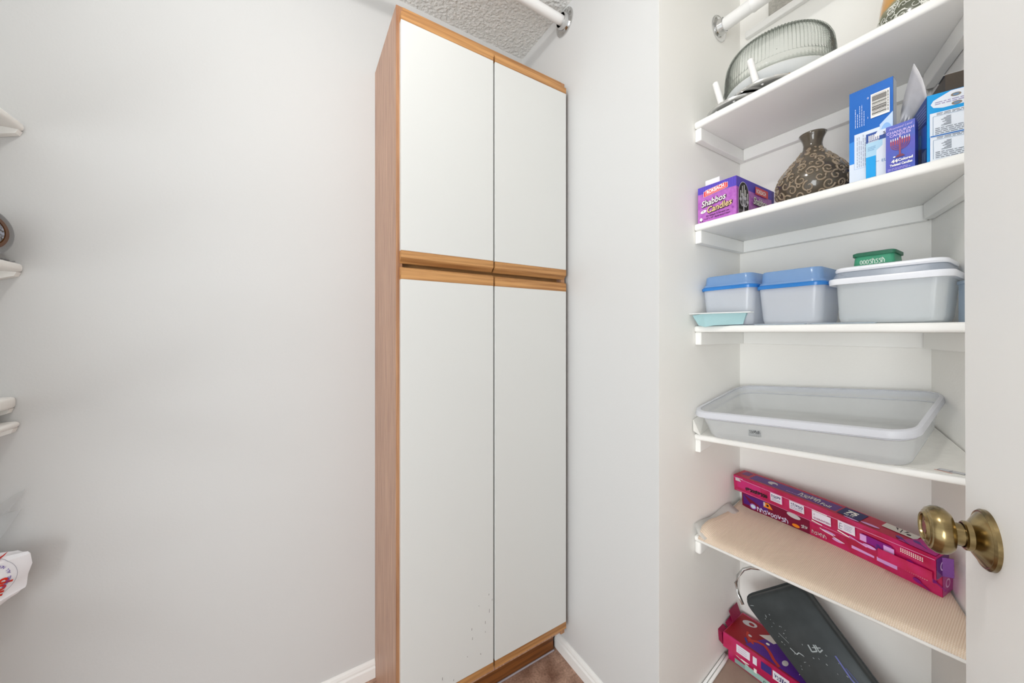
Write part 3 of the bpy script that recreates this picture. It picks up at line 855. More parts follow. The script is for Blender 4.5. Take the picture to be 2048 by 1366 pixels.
# big cyan box standing askew
bd = Vector((.93, .3675, 0)).normalized(); bw = Vector((bd.y, -bd.x, 0)); bo = Vector((1.0415, .1605, S2 + .0003))
cyan = M('cyan_print', '1a9fe6', .2, coat=.4)
bb = carton('cyan_carton', 'large bright blue carton with printed tables and an open white flap', 'box', bo, bd * .105, bw * .073, (0, 0, .1295), cyan, .0008)
a = Art(bo, bw, (0, 0, 1)); dk = ink('3a4654'); tbl = ink('e9eff8', .25)
a.poly([(.0745 * .98, .1), (.071, .1285), (.03, .1285), (.008, .117), (.0045, .110), (.008, .1035), (.02, .100), (.045, .1)], tbl)
a.lines(.010, .107, .071, .114, 2, .0016, ink('9a8fb8'), ragged=.02, seed=2)
for x, y in ((.036, .1195), (.037, .1035)):
    a.ell(x, y, .0065, .0035, ink('8f7f6e')); a.ell(x, y, .004, .002, ink('6f8fb0'))
for y0 in (.050, .004):
    a.rect(.0035, y0 - .003, .073, y0 + .043, tbl)
    a.lines(.012, y0 + .037, .072, y0 + .042, 2, .0010, dk, ragged=.02, seed=5)
    for seg in ([(.0075, y0 + .036), (.0075, y0)], [(.0075, y0 + .036), (.073, y0 + .036)]): a.line(seg, .0006, ink('6f8fb0'))
    for x1 in (.030, .060):
        for k in range(8): a.line([(x1 - .006 - .008 * ((k * 37) % 5) / 5, y0 + .032 - k * .0022), (x1, y0 + .032 - k * .0022)], .0009, dk)
    a.lines(.010, y0, .072, y0 + .014, 4, .0010, dk, ragged=.02, seed=9)
a.rect(0.0035, .0465, .073, .0485, ink('1470c4'))
a.done('printed_artwork', bb)
a = Art(bo + bd * .105, -bd, (0, 0, 1)); na = ink('1f3f86'); nb = ink('2a66c0')
a.rect(.001, .001, .104, .1285, na)
a.poly([(.02, .04), (.104, .03), (.104, .075), (.05, .085), (.02, .07)], nb)
for k in range(6): a.line([(.045, .09 + k * .006), (.1, .085 + k * .006)], .0022, ink('7d8cc8'))
a.ell(.065, .055, .012, .016, ink('3a9ae0')); a.poly([(.03, .01), (.09, .004), (.1, .03), (.06, .045)], ink('153a70'))
for k in range(4): a.line([(.08 + k * .006, .006), (.083 + k * .006, .028)], .0016, ink('a9c4dc'))
a.done('side_print', bb)
# its raised flap, a bent sheet with a rounded tip
bm = bmesh.new(); top = bo.z + .1295; out = -bw
N = 8; ring = []
for i in range(N + 1):
    t = i / N
    base = bo + bd * (.004 + .098 * t); base.z = top
    hgt = .070 * (1 - t) ** .55 * (1 if t < .97 else .2)
    row = []
    for j in range(5):
        s = j / 4
        row.append(base + out * (.006 * s + .012 * s * s) + bd * (-.006 * s) + Vector((0, 0, hgt * s)))
    ring.append(row)
th = bw * .0009
gA = [[bm.verts.new(p) for p in r] for r in ring]; gB = [[bm.verts.new(p + th) for p in r] for r in ring]
for i in range(N):
    for j in range(4):
        bm.faces.new((gA[i][j], gA[i + 1][j], gA[i + 1][j + 1], gA[i][j + 1])); bm.faces.new((gB[i][j], gB[i][j + 1], gB[i + 1][j + 1], gB[i + 1][j]))
for i in range(N):
    for j in (0, 4): bm.faces.new((gA[i][j], gB[i][j], gB[i + 1][j], gA[i + 1][j]))
for j in range(4):
    for i in (0, N): bm.faces.new((gA[i][j], gA[i][j + 1], gB[i][j + 1], gB[i][j]))
obj('flap', bm, M('grey_board', 'e0dfe2', .6, noise=.06, nscale=60), bb, True)['label'] = 'white inside of the open flap'

sm = carton('small_carton', 'small royal blue carton end peeking out behind the blue boxes', 'box', (1.20, .2235, S2 + .0003), (.03, 0, 0), (0, .02, 0), (0, 0, .115), ink('2f6fd0', .3), .0008)
a = Art((1.20, .2435, S2), (0, -1, 0), (0, 0, 1)); a.rect(.002, .01, .018, .1, ink('3f7fdc', .3)); a.rect(.0165, .0, .019, .113, ink('9fc0ee')); a.done('printed_artwork', sm)
pk = thing('dark_packet', 'dark brown packet lying on top of the big cyan carton', 'packet', (1.10, .14, bo.z + .13))
po = bo + bd * .02 + bw * .028 + Vector((0, 0, .1300))
obj('pouch', obox(po, bd * .075, bw * .042, (0, 0, .040), .006, 2), M('dark_brown_wrap', '4b4138', .5), pk)
obj('silver_label', obox(po + Vector((0, 0, .0403)) - bw * .002 + bd * .002, bd * .03, bw * .04, (0, 0, .0015)), M('silver_label', 'c8c8c8', .25, .8), pk)

# ------------------------------------------------------------------ eye-level shelf: lidded containers
def lidded(label, u0, u1, v0, v1, h0, hb, hl, loc_lid, group='clear containers with blue lids'):
    t = thing('storage_container', label, 'container', ((u0 + u1) / 2, (v0 + v1) / 2, h0), group)
    ins = .009
    obj('tub', shell(h0, hb, (u0 + ins, u1 - ins, v0 + ins, v1 - ins), (u0 + .002, u1 - .002, v0 + .002, v1 - .002), .022), clear_box, t, True, auto=.8)
    lid = obj('lid', loft([(hb + .007, u0 + .001, u1 - .001, v0 + .001, v1 - .001, .022), (hb + .013, u0 + .003, u1 - .003, v0 + .003, v1 - .003, .022), (hb + .0135, u0 + .006, u1 - .006, v0 + .006, v1 - .006, .02),
                           (hl - .003, u0 + .0075, u1 - .0075, v0 + .0075, v1 - .0075, .02), (hl, u0 + .010, u1 - .010, v0 + .010, v1 - .010, .018)]), blue_lid, t, True, auto=.8)
    obj('lid_rim', loft([(hb - .003, u0 - .002, u1 + .002, v0 - .002, v1 + .002, .024), (hb + .004, u0 - .003, u1 + .003, v0 - .003, v1 + .003, .025), (hb + .007, u0, u1, v0, v1, .024)]), blue_rim, lid, True, auto=.8)
    return t


lidded('left of the two blue-lidded clear containers, lower one against the wall', 1.052, 1.19, .470, .616, S3 + .0004, 1.341, 1.380, 0)
lidded('right of the two blue-lidded clear containers, taller, beside the white-lidded one', 1.056, 1.20, .322, .466, S3 + .0004, 1.331, 1.3735, 0)
t = thing('storage_container', 'wide clear container with thick white rim and white lid', 'container', (1.13, .215, S3))
U_, V_ = (1.047, 1.205), (.132, .304)
obj('tub', shell(S3 + .0016, 1.3255, (U_[0] + .008, U_[1] - .03, V_[0] + .010, V_[1] - .006), (U_[0] + .003, U_[1] - .012, V_[0] + .004, V_[1] - .003), .02, f=None), clear_box2, t, True, auto=.8)


def ang_clip(u): return max(V_[0], wallv(u) + .012)


obj('rim', loft([(1.322, U_[0] - .006, U_[1] - .008, V_[0] - .004, V_[1] + .010, .028), (1.331, U_[0] - .008, U_[1] - .006, V_[0] - .006, V_[1] + .011, .03), (1.335, U_[0] - .006, U_[1] - .008, V_[0] - .004, V_[1] + .010, .028), (1.335, U_[0] + .004, U_[1] - .018, V_[0] + .006, V_[1] - .002, .02), (1.322, U_[0] + .004, U_[1] - .018, V_[0] + .006, V_[1] - .002, .02)], loop=True), M('white_rim_plastic', 'f0f2f8', .3), t, True, auto=.8)
ld = obj('lid', loft([(1.3352, U_[0] - .002, U_[1] - .012, V_[0], V_[1] + .006, .026), (1.350, U_[0] + .004, U_[1] - .018, V_[0] + .006, V_[1] - .001, .024), (1.350, U_[0] + .006, U_[1] - .02, V_[0] + .008, V_[1] - .003, .022), (1.337, U_[0] + .002, U_[1] - .016, V_[0] + .003, V_[1] + .002, .024)], loop=True), clear_lid, t, True, auto=.8)
obj('lid_top', loft([(1.350, U_[0] + .002, U_[1] - .016, V_[0] + .004, V_[1] + .000, .026), (1.354, U_[0] + .000, U_[1] - .014, V_[0] + .003, V_[1] + .001, .027), (1.359, U_[0] + .002, U_[1] - .016, V_[0] + .005, V_[1] - .001, .026), (1.361, U_[0] + .008, U_[1] - .022, V_[0] + .010, V_[1] - .006, .024)]), M('white_rim_plastic'), ld, True, auto=.8)
# green tin on it
gt = thing('green_box', 'small green plastic box with white writing on the white lid', 'box', (1.14, .25, 1.361))
grn = M('green_plastic', '3f9a76', .35, noise=.2, nscale=40)
obj('body', loft([(1.3613, 1.090, 1.160, .213, .280, .007), (1.386, 1.092, 1.158, .215, .278, .008)]), grn, gt, True, auto=.7)
obj('lid', loft([(1.386, 1.089, 1.161, .212, .281, .008), (1.393, 1.089, 1.161, .212, .281, .008), (1.395, 1.093, 1.157, .216, .277, .006)]), M('dark_green_plastic', '27694f', .4), gt, True, auto=.7)
a = Art((1.0908, .278, 1.3615), (0, -1, 0), (0, 0, 1)); a.scrawl(.010, .006, .050, .018, .0016, ink('c9dccf'), 8, 2); a.done('lettering', gt)
# pale blue tub end by the door
pt = thing('blue_tub', 'pale blue plastic tub at the right end beside the door', 'container', (1.10, .115, S3))
obj('tub', obox((1.088, .118, S3 + .0005), (.038 * .9117, .038 * .4108 * .9, 0), (.006, -.012, 0), (0, 0, .075), .002, 1), plastic('pale_blue_plastic', 'd6e8fa', .45), pt)
obj('rim', obox((1.086, .119, S3 + .0757), (.041 * .9117, .041 * .4108 * .9, 0), (.007, -.014, 0), (0, 0, .006), .002, 1), plastic('pale_blue_rim', 'd6e6f5', .1), pt)
# loose clear lids under the containers
for lab, vv, hh in (('thin clear lid lying at the shelf edge before the blue-lidded containers', .405, .0009), ('thin clear lid under the front edge of the white-lidded container', .285, .0009)):
    l_ = obj('loose_lid', loft([(S3 + .0003, 1.034, 1.046, vv - .055, vv + .055, .0055), (S3 + .0022, 1.033, 1.047, vv - .057, vv + .057, .0058), (S3 + .003, 1.036, 1.045, vv - .05, vv + .05, .004)]), plastic('lid_film', 'cfdbe6', .35), loc=(1.04, vv, S3), smooth=True, auto=.8)
    tag(l_, lab, 'lid', 'loose clear lids')
# teal tray fragment at the left end
tt = thing('teal_tray', 'broken pale teal tray with white rim at the left end of eye-level shelf', 'tray', (1.03, .56, S3))
teal = M('teal_foam', 'a9cfd3', .6)
bm = bmesh.new()
lo = [(1.017, .600, S3 + .001), (1.013, .578, S3 - .004), (1.016, .555, S3 + .0005), (1.042, .49, S3 + .003), (1.046, .50, S3 + .004), (1.046, .596, S3 + .004)]
hi = [(1.009, .614, S3 + .031), (1.004, .578, S3 + .034), (1.006, .555, S3 + .034), (1.034, .478, S3 + .034), (1.047, .48, S3 + .034), (1.047, .614, S3 + .032)]
A = [bm.verts.new(p) for p in lo]; B = [bm.verts.new(p) for p in hi]
for i in range(6): bm.faces.new((A[i], A[(i + 1) % 6], B[(i + 1) % 6], B[i]))
bm.faces.new(A[::-1]); bm.faces.new(B)
obj('cup', bm, teal, tt)
obj('rim', prism([(1.004, .6215), (.997, .577), (1.0, .55), (1.030, .465), (1.048, .465), (1.048, .6215)], S3 + .0335, lambda u, v: S3 + .0365, .001, 1), M('white_foam', 'f0f3f2', .5), tt)

# ------------------------------------------------------------------ fourth shelf: paper liner and open tub
def prx(f, off=0.): return lambda u, v, h: (u, v, f(u, v) + h + off)


lp_ = thing('paper_liner', 'white paper shelf liner with a small printed mark under the tub', 'shelf liner', (1.03, .4, .93))
q = prx(p4)
bm = prism([(1.0275, .61), (1.295, .61), (1.295, .2), (1.0275, wallv(1.0275) + .006)], lambda u, v: p4(u, v) + .0003, lambda u, v: p4(u, v) + .0012)
paper = M('paper_white', 'e4e2dc', .7, noise=.05, nscale=40, bump=.3, bscale=90)
obj('sheet', bm, paper, lp_)
bm = bmesh.new()
A = [(1.024, .600, .001), (1.022, .6195, .012), (1.022, .6205, .045), (1.026, .6205, .046), (1.085, .6205, .050), (1.085, .610, .001)]
vA = [bm.verts.new(q(*p)) for p in A]; vB = [bm.verts.new(Vector(q(*p)) + Vector((.0012, -.0009, .0008))) for p in A]
n = len(A); bm.faces.new(vA); bm.faces.new(vB[::-1])
for i in range(n): bm.faces.new((vA[i], vA[(i + 1) % n], vB[(i + 1) % n], vB[i]))
obj('curled_end', bm, paper, lp_)
X = Vector((0, -1, .095)); Y = Vector((1, 0, .19)); o_ = Vector(q(1.032, .148, .0013))
a = Art(o_, X, Y); g_ = ink('6d6f78', .5); a.poly([(.0, .006), (.034, 0), (.036, .008), (.003, .014)], g_); a.poly([(.001, .0065), (.033, .0012), (.0345, .0078), (.0035, .013)], ink('c9c9cc'))
a.line([(.015, .003), (.019, .010)], .0014, g_); a.line([(-.003, .005), (.012, .001), (.02, -.002)], .0010, ink('e07a62')); a.done('printed_mark', lp_)

tubt = thing('storage_tub', 'large open clear plastic tub resting on the fourth alcove shelf', 'container', (1.13, .39, .93))
q = prx(p4, .0016)
TB = (1.018, 1.262, .180, .574); TT = (1.004, 1.276, .171, .603)
obj('tub', shell(0, .077, TB, TT, .035, .0016, q, .008), clear_tub, tubt, True, auto=.8)
e_ = .003
obj('rim', loft([(.064, TT[0] - .010, TT[1] + .008, TT[2] - .006, TT[3] + .011, .044), (.067, TT[0] - .011, TT[1] + .009, TT[2] - .007, TT[3] + .012, .045), (.0785, TT[0] - .008, TT[1] + .007, TT[2] - .005, TT[3] + .010, .043), (.0805, TT[0] - .002, TT[1] + .002, TT[2], TT[3] + .003, .039),
                  (.0795, TT[0] + .001, TT[1] - .001, TT[2] + .002, TT[3] - .001, .036), (.077, TT[0] - .003, TT[1] + .003, TT[2] - .001, TT[3] + .004, .040), (.064, TT[0] - .0085, TT[1] + .0065, TT[2] - .0045, TT[3] + .0095, .043)], q, loop=True), rim_pl, tubt, True, auto=.8)
obj('ridge', loft([(.056, TB[0] - .0125, TB[1] + .0105, TB[2] - .0085, TB[3] + .024, .038), (.059, TB[0] - .0135, TB[1] + .012, TB[2] - .0095, TB[3] + .026, .039), (.059, TB[0] - .0115, TB[1] + .010, TB[2] - .007, TB[3] + .023, .037)], q, loop=True), rim_pl, tubt, True)
a = Art(q(1.0105, .462, .030), (0, -1, .095), (-.16, 0, 1)); gr = ink('8d8f90')
a.rect(0, -.006, .030, .012, ink('b5b8b8')); a.scrawl(.002, .002, .028, .011, .0013, ink('55585a'), 7, 5); a.lines(.001, -.006, .032, .001, 3, .0010, gr, seed=4); a.done('printed_label', tubt)

# ------------------------------------------------------------------ fifth shelf: woven liner and foil boxes
lin5 = thing('woven_liner', 'beige woven shelf liner curling up at the left end of fifth shelf', 'shelf liner', (1.03, .4, .62))
bm = bmesh.new(); rows = []
NV, NU = 40, 14
for i in range(NV + 1):
    row = []
    for j in range(NU + 1):
        tj = j / NU
        u = 1.026 + (1.2965 - 1.026) * tj
        v0 = .607; v1_ = max(wallv(u) + .006, CA[1] + .006) if u > UB - .02 else wallv(u) + .006
        v = v0 + (v1_ - v0) * (i / NV)
        h = .0022
        if v > .56:                                           # the end curls up against the wall
            k = (v - .56) / .047
            h += .012 * k ** 1.5 * (1 + .8 * math.sin(5 * tj + .8)) + .006 * k * max(0, math.sin(9 * tj))
        h += .0006 * math.sin(40 * v) * (1 if j > 0 else 0)
        if j == 0: h = -.0035
        row.append(bm.verts.new((u + (0 if j else -.0005), v, p5(u, v) + h)))
    rows.append(row)
for r, s in zip(rows, rows[1:]):
    for k in range(NU): bm.faces.new((r[k], r[k + 1], s[k + 1], s[k]))
o = obj('mat', bm, woven, lin5, True)
so = o.modifiers.new('thickness', 'SOLIDIFY'); so.thickness = .0014; so.offset = 1
# cleaner see-through edge of the liner at the wall
bm = bmesh.new(); rows = []
for i in range(13):
    t_ = i / 12; u = 1.022 + .20 * t_
    b0 = Vector((u, .585, p5(u, .585) + .0045)); 
    w1 = Vector((u + .003, .606, p5(u, .606) + .012 + .004 * math.sin(6 * t_ + .4)))
    w2 = Vector((u + .006, .6185, p5(u, .6185) + .034 - .016 * t_ + .004 * math.sin(8 * t_ + 1)))
    rows.append([bm.verts.new(x) for x in (b0, w1, w2)])
for r, s in zip(rows, rows[1:]):
    for k in range(2): bm.faces.new((r[k], r[k + 1], s[k + 1], s[k]))
o = obj('clear_backing', bm, plastic('liner_film', 'faf8f3', .45, .3, .05), lin5, True)
so = o.modifiers.new('thickness', 'SOLIDIFY'); so.thickness = .0008

pink = M('pink_foil_print', 'd0226c', .22, .3, coat=.5, noise=.2, nscale=30, col2='bc184a')
hot = ink('d0307a', .25, .2); purple = ink('5a2480', .3, .2); lav = ink('d9a2dc', .3); grey = ink('cfc9cb'); dkn = ink('1d1a5c'); dred = ink('7d0f38', .3, .2); orange = ink('f08a1e'); blk = ink('2a1420')


def foil_box(label, L_, Rr, depth, hgt, bow, hoff, hoff1):
    """long carton; L_/Rr = front lower corners in plan, hoff above the shelf"""
    P0 = Vector((L_[0], L_[1], p5(*L_) + hoff)); P1 = Vector((Rr[0], Rr[1], p5(*Rr) + hoff1))
    X = P1 - P0; n = Vector((-X.y, X.x, 0)).normalized(); n = n if n.x > 0 else -n
    back = P0 + n * depth; dz = p5(back.x, back.y) - p5(P0.x, P0.y)
    Y = Vector((n.x * depth, n.y * depth, dz)); Z = Vector((-.10, 0, 1)) * hgt
    t = thing('foil_box', label, 'box', tuple(P0), 'long pink foil cartons on the fifth shelf')
    obj('carton', obox(P0, X, Y, Z, .0012, 1, bow, 12), pink, t)
    yn = Y.normalized(); Ln = X.length
    wf = lambda p, x: p + yn * (bow * 4 * (x / Ln) * (1 - x / Ln))
    front = Art(P0, X, Z, wf); topf = Art(P0 + Z, X, Y, wf); end = Art(P1, Y, Z)
    return t, front, topf, end, P0, X, Y, Z


def dots(a, x, y, c=white):
    for k in range(11):
        for r in range(3): a.ell(x + k * .0035, y + r * .0035 - .0006 * k * 0, .0012, .0011, c, n=8); a.z -= .00006


def spoon(a, x, y, c=None):
    a.ell(x, y, .007, .0045, c or ink('8a1a86', .3, .2), -.3); a.line([(x + .006, y - .002), (x + .02, y - .010)], .0022, c or ink('8a1a86', .3, .2))


# lower box
t, f, tp, en, P0, X, Y, Z = foil_box('lower of the two stacked pink foil boxes, dark purple at its left', (1.2565, .592), (1.166, .158), .044, .051, .012, .0040, .0040)
H_ = .047; Ln = X.length
f.rect(0, 0, .19, H_, dred); f.rect(.004, .012, .078, H_ - .002, purple); f.rect(.19, 0, Ln, H_, pink)
f.rect(.022, .030, .048, .043, grey); f.ell(.034, .013, .010, .009, ink('9a6ac0')); f.ell(.034, .013, .007, .006, ink('cfe2ee'))
f.rect(.066, .026, .094, .042, orange); f.rect(.066, .030, .071, .042, grey); f.ell(.078, .034, .0035, .004, blk)
f.scrawl(.046, .004, .135, .018, .0024, ink('d8cfe8'), 9, 3)
f.ell(.155, .008, .01, .005, orange); f.scrawl(.168, .010, .185, .02, .0016, grey, 3, 7); f.ell(.150, .035, .018, .007, grey, -.1); f.scrawl(.195, .008, .23, .018, .0014, grey, 5, 8)
for x, y, rx in ((.235, .030, .016), (.255, .018, .012), (.275, .033, .012)): f.ell(x, y, rx, .0035, lav, -.05)
f.line([(.215, .033), (.225, .029), (.245, .026)], .0022, white); f.line([(.245, .024), (.27, .018)], .0016, white)
f.rect(.285, .016, .330, .034, lav); f.ell(.315, .022, .006, .008, purple); f.rect(.335, .014, .372, .030, lav); f.ell(.352, .018, .006, .007, ink('8a1a86', .3, .2))
dots(f, .386, .024); spoon(f, .405, .012); spoon(f, .43, .03)
f.done('front_print', t)
tp.rect(0, 0, Ln, .043, ink('b5175a', .25, .3)); tp.poly([(.40, 0), (Ln, 0), (Ln, .04), (.42, .04)], ink('9c1a78', .25, .3)); tp.done('top_print', t)
en.rect(.001, .001, .043, .046, ink('c04a9a', .25, .4)); en.ell(.022, .024, .009, .010, ink('e3b8d8')); en.ell(.022, .024, .006, .007, ink('c04a9a', .25, .4)); en.done('end_print', t)
el = Art(P0 + Y, -Y, Z); el.rect(.001, .001, .043, .046, ink('9f9a94')); el.lines(.004, .006, .04, .042, 6, .002, ink('d6d2cc'), seed=6); el.done('end_print', t)
# upper box
t, f, tp, en, P0, X, Y, Z = foil_box('upper pink foil box lying on the other, marked 75', (1.243, .611), (1.133, .162), .048, .051, .012, .0590, .0555)
H_ = .050; Ln = X.length
f.rect(.012, .014, .085, .042, hot); f.rect(.006, .034, .03, .045, grey); f.scrawl(.038, .013, .105, .024, .0034, blk, 10, 6)
f.rect(.112, .012, .150, .040, hot)
for x0, x1, y0, y1, txt in ((.115, .147, .012, .037, 'LOGO'), (.168, .206, .012, .036, 'CAUTION'),):
    f.rect(x0, y0, x1, y1, ink('e9e2ee')); f.scrawl(x0 + .003, (y0 + y1) / 2 - .001, x1 - .003, y1 - .004, .0015, dkn, 5, len(txt)); f.lines(x0 + .003, y0 + .002, x1 - .003, y0 + .010, 2, .0012, ink('6a5a8a'), seed=3)
f.rect(.226, .010, .270, .034, ink('efe8f4')); f.text('100%', .229, .022, .008, ink('8a1a5a'), bold=.02); f.text('GUARANTEED', .229, .0135, .0068, ink('8a1a5a'), bold=.03, sx=.9); f.line([(.226, .036), (.262, .036)], .0016, white)
f.rect(.286, .014, .322, .038, ink('e9e2ee')); f.line([(.297, .032), (.290, .032), (.289, .018), (.296, .018)], .0012, dkn); f.line([(.290, .025), (.296, .025)], .0012, dkn); f.lines(.300, .018, .318, .034, 4, .0011, ink('7a6a9a'), seed=8)
for x0, y0, x1, y1 in ((.225, .006, .25, .003), (.285, .010, .31, .005), (.31, .008, .345, .001)): f.line([(x0, y0), (x1, y1)], .003, lav if x0 > .3 else white)
f.rect(.335, .012, .392, .030, ink('8a1a86', .3, .2)); f.rect(.332, .012, .360, .028, lav); f.rect(.372, .010, .396, .026, lav); f.ell(.366, .014, .006, .007, purple); f.ell(.35, .005, .013, .004, lav)
dots(f, .408, .030); spoon(f, .424, .014)
f.line([(0, .0455), (Ln, .0455)], .0012, ink('f0a8d8', .2, .3)); f.line([(.01, .006), (Ln * .75, .006)], .0010, ink('e58ac0', .2, .3))
f.done('front_print', t)
tp.rect(0, 0, Ln, .047, ink('b0143c', .25, .25)); tp.rect(.045, .008, .275, .040, purple); tp.rect(.012, .018, .036, .042, ink('6a1f6a', .3, .2))
tp.ell(.105, .026, .014, .009, grey, -.15); tp.ell(.112, .022, .006, .005, purple)
tp.scrawl(.180, .014, .232, .034, .0030, grey, 6, 4); tp.text('Foil', .236, .012, .0165, white, bold=.01); tp.lines(.15, .012, .185, .017, 1, .0016, lav)
tp.rect(.279, .006, .327, .044, dkn); tp.text('75', .290, .021, .020, white, bold=.05, sx=1.15); tp.text('SQ FT', .291, .011, .008, white, bold=.02)
tp.ell(.312, .003, .016, .0025, lav); tp.ell(.346, .010, .018, .004, lav, .06)
tp.rect(.36, .026, .42, .046, ink('d8d4cc')); tp.line([(.39, .044), (.392, .030)], .002, blk); tp.poly([(.378, .044), (.386, .034), (.383, .044)], blk); tp.poly([(.398, .044), (.396, .034), (.403, .043)], blk); tp.ell(.405, .034, .004, .003, blk)
tp.poly([(.40, 0), (Ln, 0), (Ln, .047), (.43, .047)], ink('b01a80', .25, .3)); spoon(tp, .425, .02, purple); spoon(tp, .40, .010, purple)
tp.done('top_print', t)
en.rect(.001, .001, .047, .045, ink('7a3a8a', .2, .6)); en.ell(.024, .023, .009, .010, ink('d6b8e0')); en.ell(.024, .023, .006, .007, ink('7a3a8a', .2, .6)); en.done('end_print', t)
xn = X.normalized(); p_ = P0 + X + Vector((0, 0, .001))
fl = obox(P0 + X * .80 - Y.normalized() * .0016 - Z * .12, X * .19, -Y.normalized() * .0012, Z * .45, .0004, 1)
obj('lid_flap', fl, pink, t)
obj('end_flap', obox(p_ + Y * .45, xn * .013 + Y * .2, Y * .02, Z * .8, 0), ink('8f5ab0', .15, .7), t)['label'] = 'metallic purple open end flap'

# ------------------------------------------------------------------ lowest shelf: pink cartons and dark pan
def low_box(label, u0, u1, v0, v1, h0, h1, tilt):
    t = thing('pink_carton', label, 'box', ((u0 + u1) / 2, (v0 + v1) / 2, h0), 'pink cartons on the lowest shelf')
    obj('carton', obox((u0, v1, h0), (0, v0 - v1, tilt), (u1 - u0, 0, .25 * (u1 - u0) * .35), (0, 0, h1 - h0), .0015, 1), pink, t)
    return t


e_low = low_box('crumpled pink carton underneath on the lowest shelf', 1.197, 1.285, .30, .607, p6(1.197, 0) + .0012, .2045, 0)
a = Art((1.197, .607, p6(1.197, 0)), (0, -1, 0), (0, 0, 1))
a.rect(.02, .004, .20, .018, ink('8aa8a0')); a.rect(.05, .006, .14, .022, ink('a3c6bd')); a.ell(.05, .03, .012, .004, white); a.line([(.01, .033), (.06, .022)], .0016, white); a.rect(.075, .018, .083, .032, white); a.scrawl(.10, .007, .16, .016, .0016, ink('2f4f48'), 7, 2); a.done('front_print', e_low)
d_up = low_box('pink carton with purple printed top lying under the dark pan', 1.168, 1.290, .30, .608, .2085, .2535, .004)
P0 = Vector((1.168, .608, .2085))
a = Art(P0, (0, -1, .013), (0, 0, 1))
a.rect(.040, .012, .078, .036, ink('e4e0ea')); a.lines(.044, .015, .074, .033, 3, .0012, ink('b48aa8'), seed=5); a.rect(.086, .012, .097, .034, ink('e4e0ea')); a.rect(.108, .014, .135, .036, ink('3a2a7a'))
a.rect(.138, .010, .178, .034, ink('e4e0ea')); a.scrawl(.142, .015, .172, .028, .0015, dkn, 6, 9); a.rect(.20, .01, .26, .034, lav); a.done('front_print', d_up)
a = Art(P0 + Vector((0, 0, .045)), (0, -1, .013), (1, 0, .0875))
a.rect(.002, .004, .30, .118, ink('97121f', .3, .2)); a.poly([(.06, .01), (.30, .004), (.30, .118), (.14, .118), (.085, .07)], ink('54208c', .3, .1)); a.poly([(.07, .075), (.10, .112), (.125, .112), (.11, .075)], ink('e6dcd4'))
a.ell(.035, .095, .02, .012, grey, .4); a.ell(.04, .096, .008, .006, ink('97121f', .3, .2)); a.ell(.1, .062, .005, .004, white); a.ell(.055, .05, .006, .004, grey)
P = [(.06 + .018 * t_, .03 + .02 * math.sin(t_ * .9)) for t_ in range(6)]; a.line(P, .008, ink('c03422')); a.line([(.075, .028), (.05, .045), (.045, .06)], .006, ink('c03422')); a.line([(.062, .018), (.05, .032)], .005, ink('22358c'))
a.ell(.155, .035, .007, .011, grey); a.ell(.185, .05, .004, .004, white); a.scrawl(.19, .028, .235, .040, .0016, white, 7, 3); a.done('top_print', d_up)
dr_ = M('dark_pink_board', '8f1240', .4)
for k, (o_, x_, y_, z_) in enumerate((((1.166, .6085, .214), (0, .012, .006), (.028, 0, .004), (0, .003, .034)), ((1.20, .6085, .25), (0, .010, .012), (.045, 0, .012), (0, -.0012, .0012)))):
    obj('end_flap', obox(o_, x_, y_, z_, .0008, 1), dr_, d_up)
obj('end_flap', obox((1.222, .606, .262), (0, -.0012, .0), (.05, 0, .008), (0, .012, .030), .0004, 1), dr_, d_up)

pan = thing('metal_pan', 'dark grey metal pan with a chrome wire handle leaning at the bottom', 'pan', (1.12, .36, .15))
K = .40
pn = Vector((-1, 0, K)).normalized()                               # face normal of the pan


def onpan(v, h, d=0.): return Vector((1.128 + (h - .25) * K, v, h)) + pn * d


def rquad(P, r, k=5):
    out = []; n = len(P); P = [Vector(p) for p in P]
    for i in range(n):
        a, b, c = P[i - 1], P[i], P[(i + 1) % n]
        d0 = (a - b).normalized(); d1 = (c - b).normalized()
        s = b + d0 * r; e = b + d1 * r
        for j in range(k + 1):
            t = j / k; out.append((s * (1 - t) ** 2 + b * 2 * t * (1 - t) + e * t * t))
    return out


TL, TR, BR, BL = (.563, .388), (.430, .503), (.128, .275), (.235, .207)


def inset(P, q):
    c = sum((Vector(p) for p in P), Vector((0, 0))) / 4
    return [tuple(Vector(p) + (c - Vector(p)).normalized() * q * 1.3) for p in P]


Q0 = [TL, TR, BR, BL]
bm = bmesh.new(); rings = []
for q_, d, r in ((-.004, -.022, .034), (-.004, -.019, .034), (0, -.018, .03), (.003, -.004, .03), (.007, .003, .028), (.013, .0055, .026)):
    rings.append([bm.verts.new(onpan(p.x, p.y, d)) for p in rquad(inset(Q0, q_), r)])
for a_, b_ in zip(rings, rings[1:]):
    for i in range(len(a_)): bm.faces.new((a_[i], a_[(i + 1) % len(a_)], b_[(i + 1) % len(a_)], b_[i]))
bm.faces.new(rings[0][::-1]); bm.faces.new(rings[-1])
obj('pan_body', bm, M('worn_dark_metal', '3c4143', .42, .35, noise=.25, nscale=14, col2='4a4f51', bump=.05, bscale=50), pan, True, auto=.7)
hp = [(.555, .372), (.572, .392), (.584, .414), (.582, .436), (.570, .460), (.552, .474), (.526, .484), (.494, .490), (.462, .496), (.44, .500)]
obj('wire_handle', tube([onpan(v, h, -.004) for v, h in hp], .0046, 10), chrome, pan, True)['label'] = 'chrome wire loop handle'
v_, h_ = onpan(*TL), onpan(*BL)
ax = (onpan(*BL, .0055) - onpan(*TL, .0055)); ay = (onpan(*TR, .0055) - onpan(*TL, .0055))
a = Art(onpan(*TL, .0058), ax, -ay)
if a.N.dot(pn) < 0: a.N = -a.N
wm = ink('aeb6b8', .5); bl_ = ink('6a6fb0', .3)
sg = -1
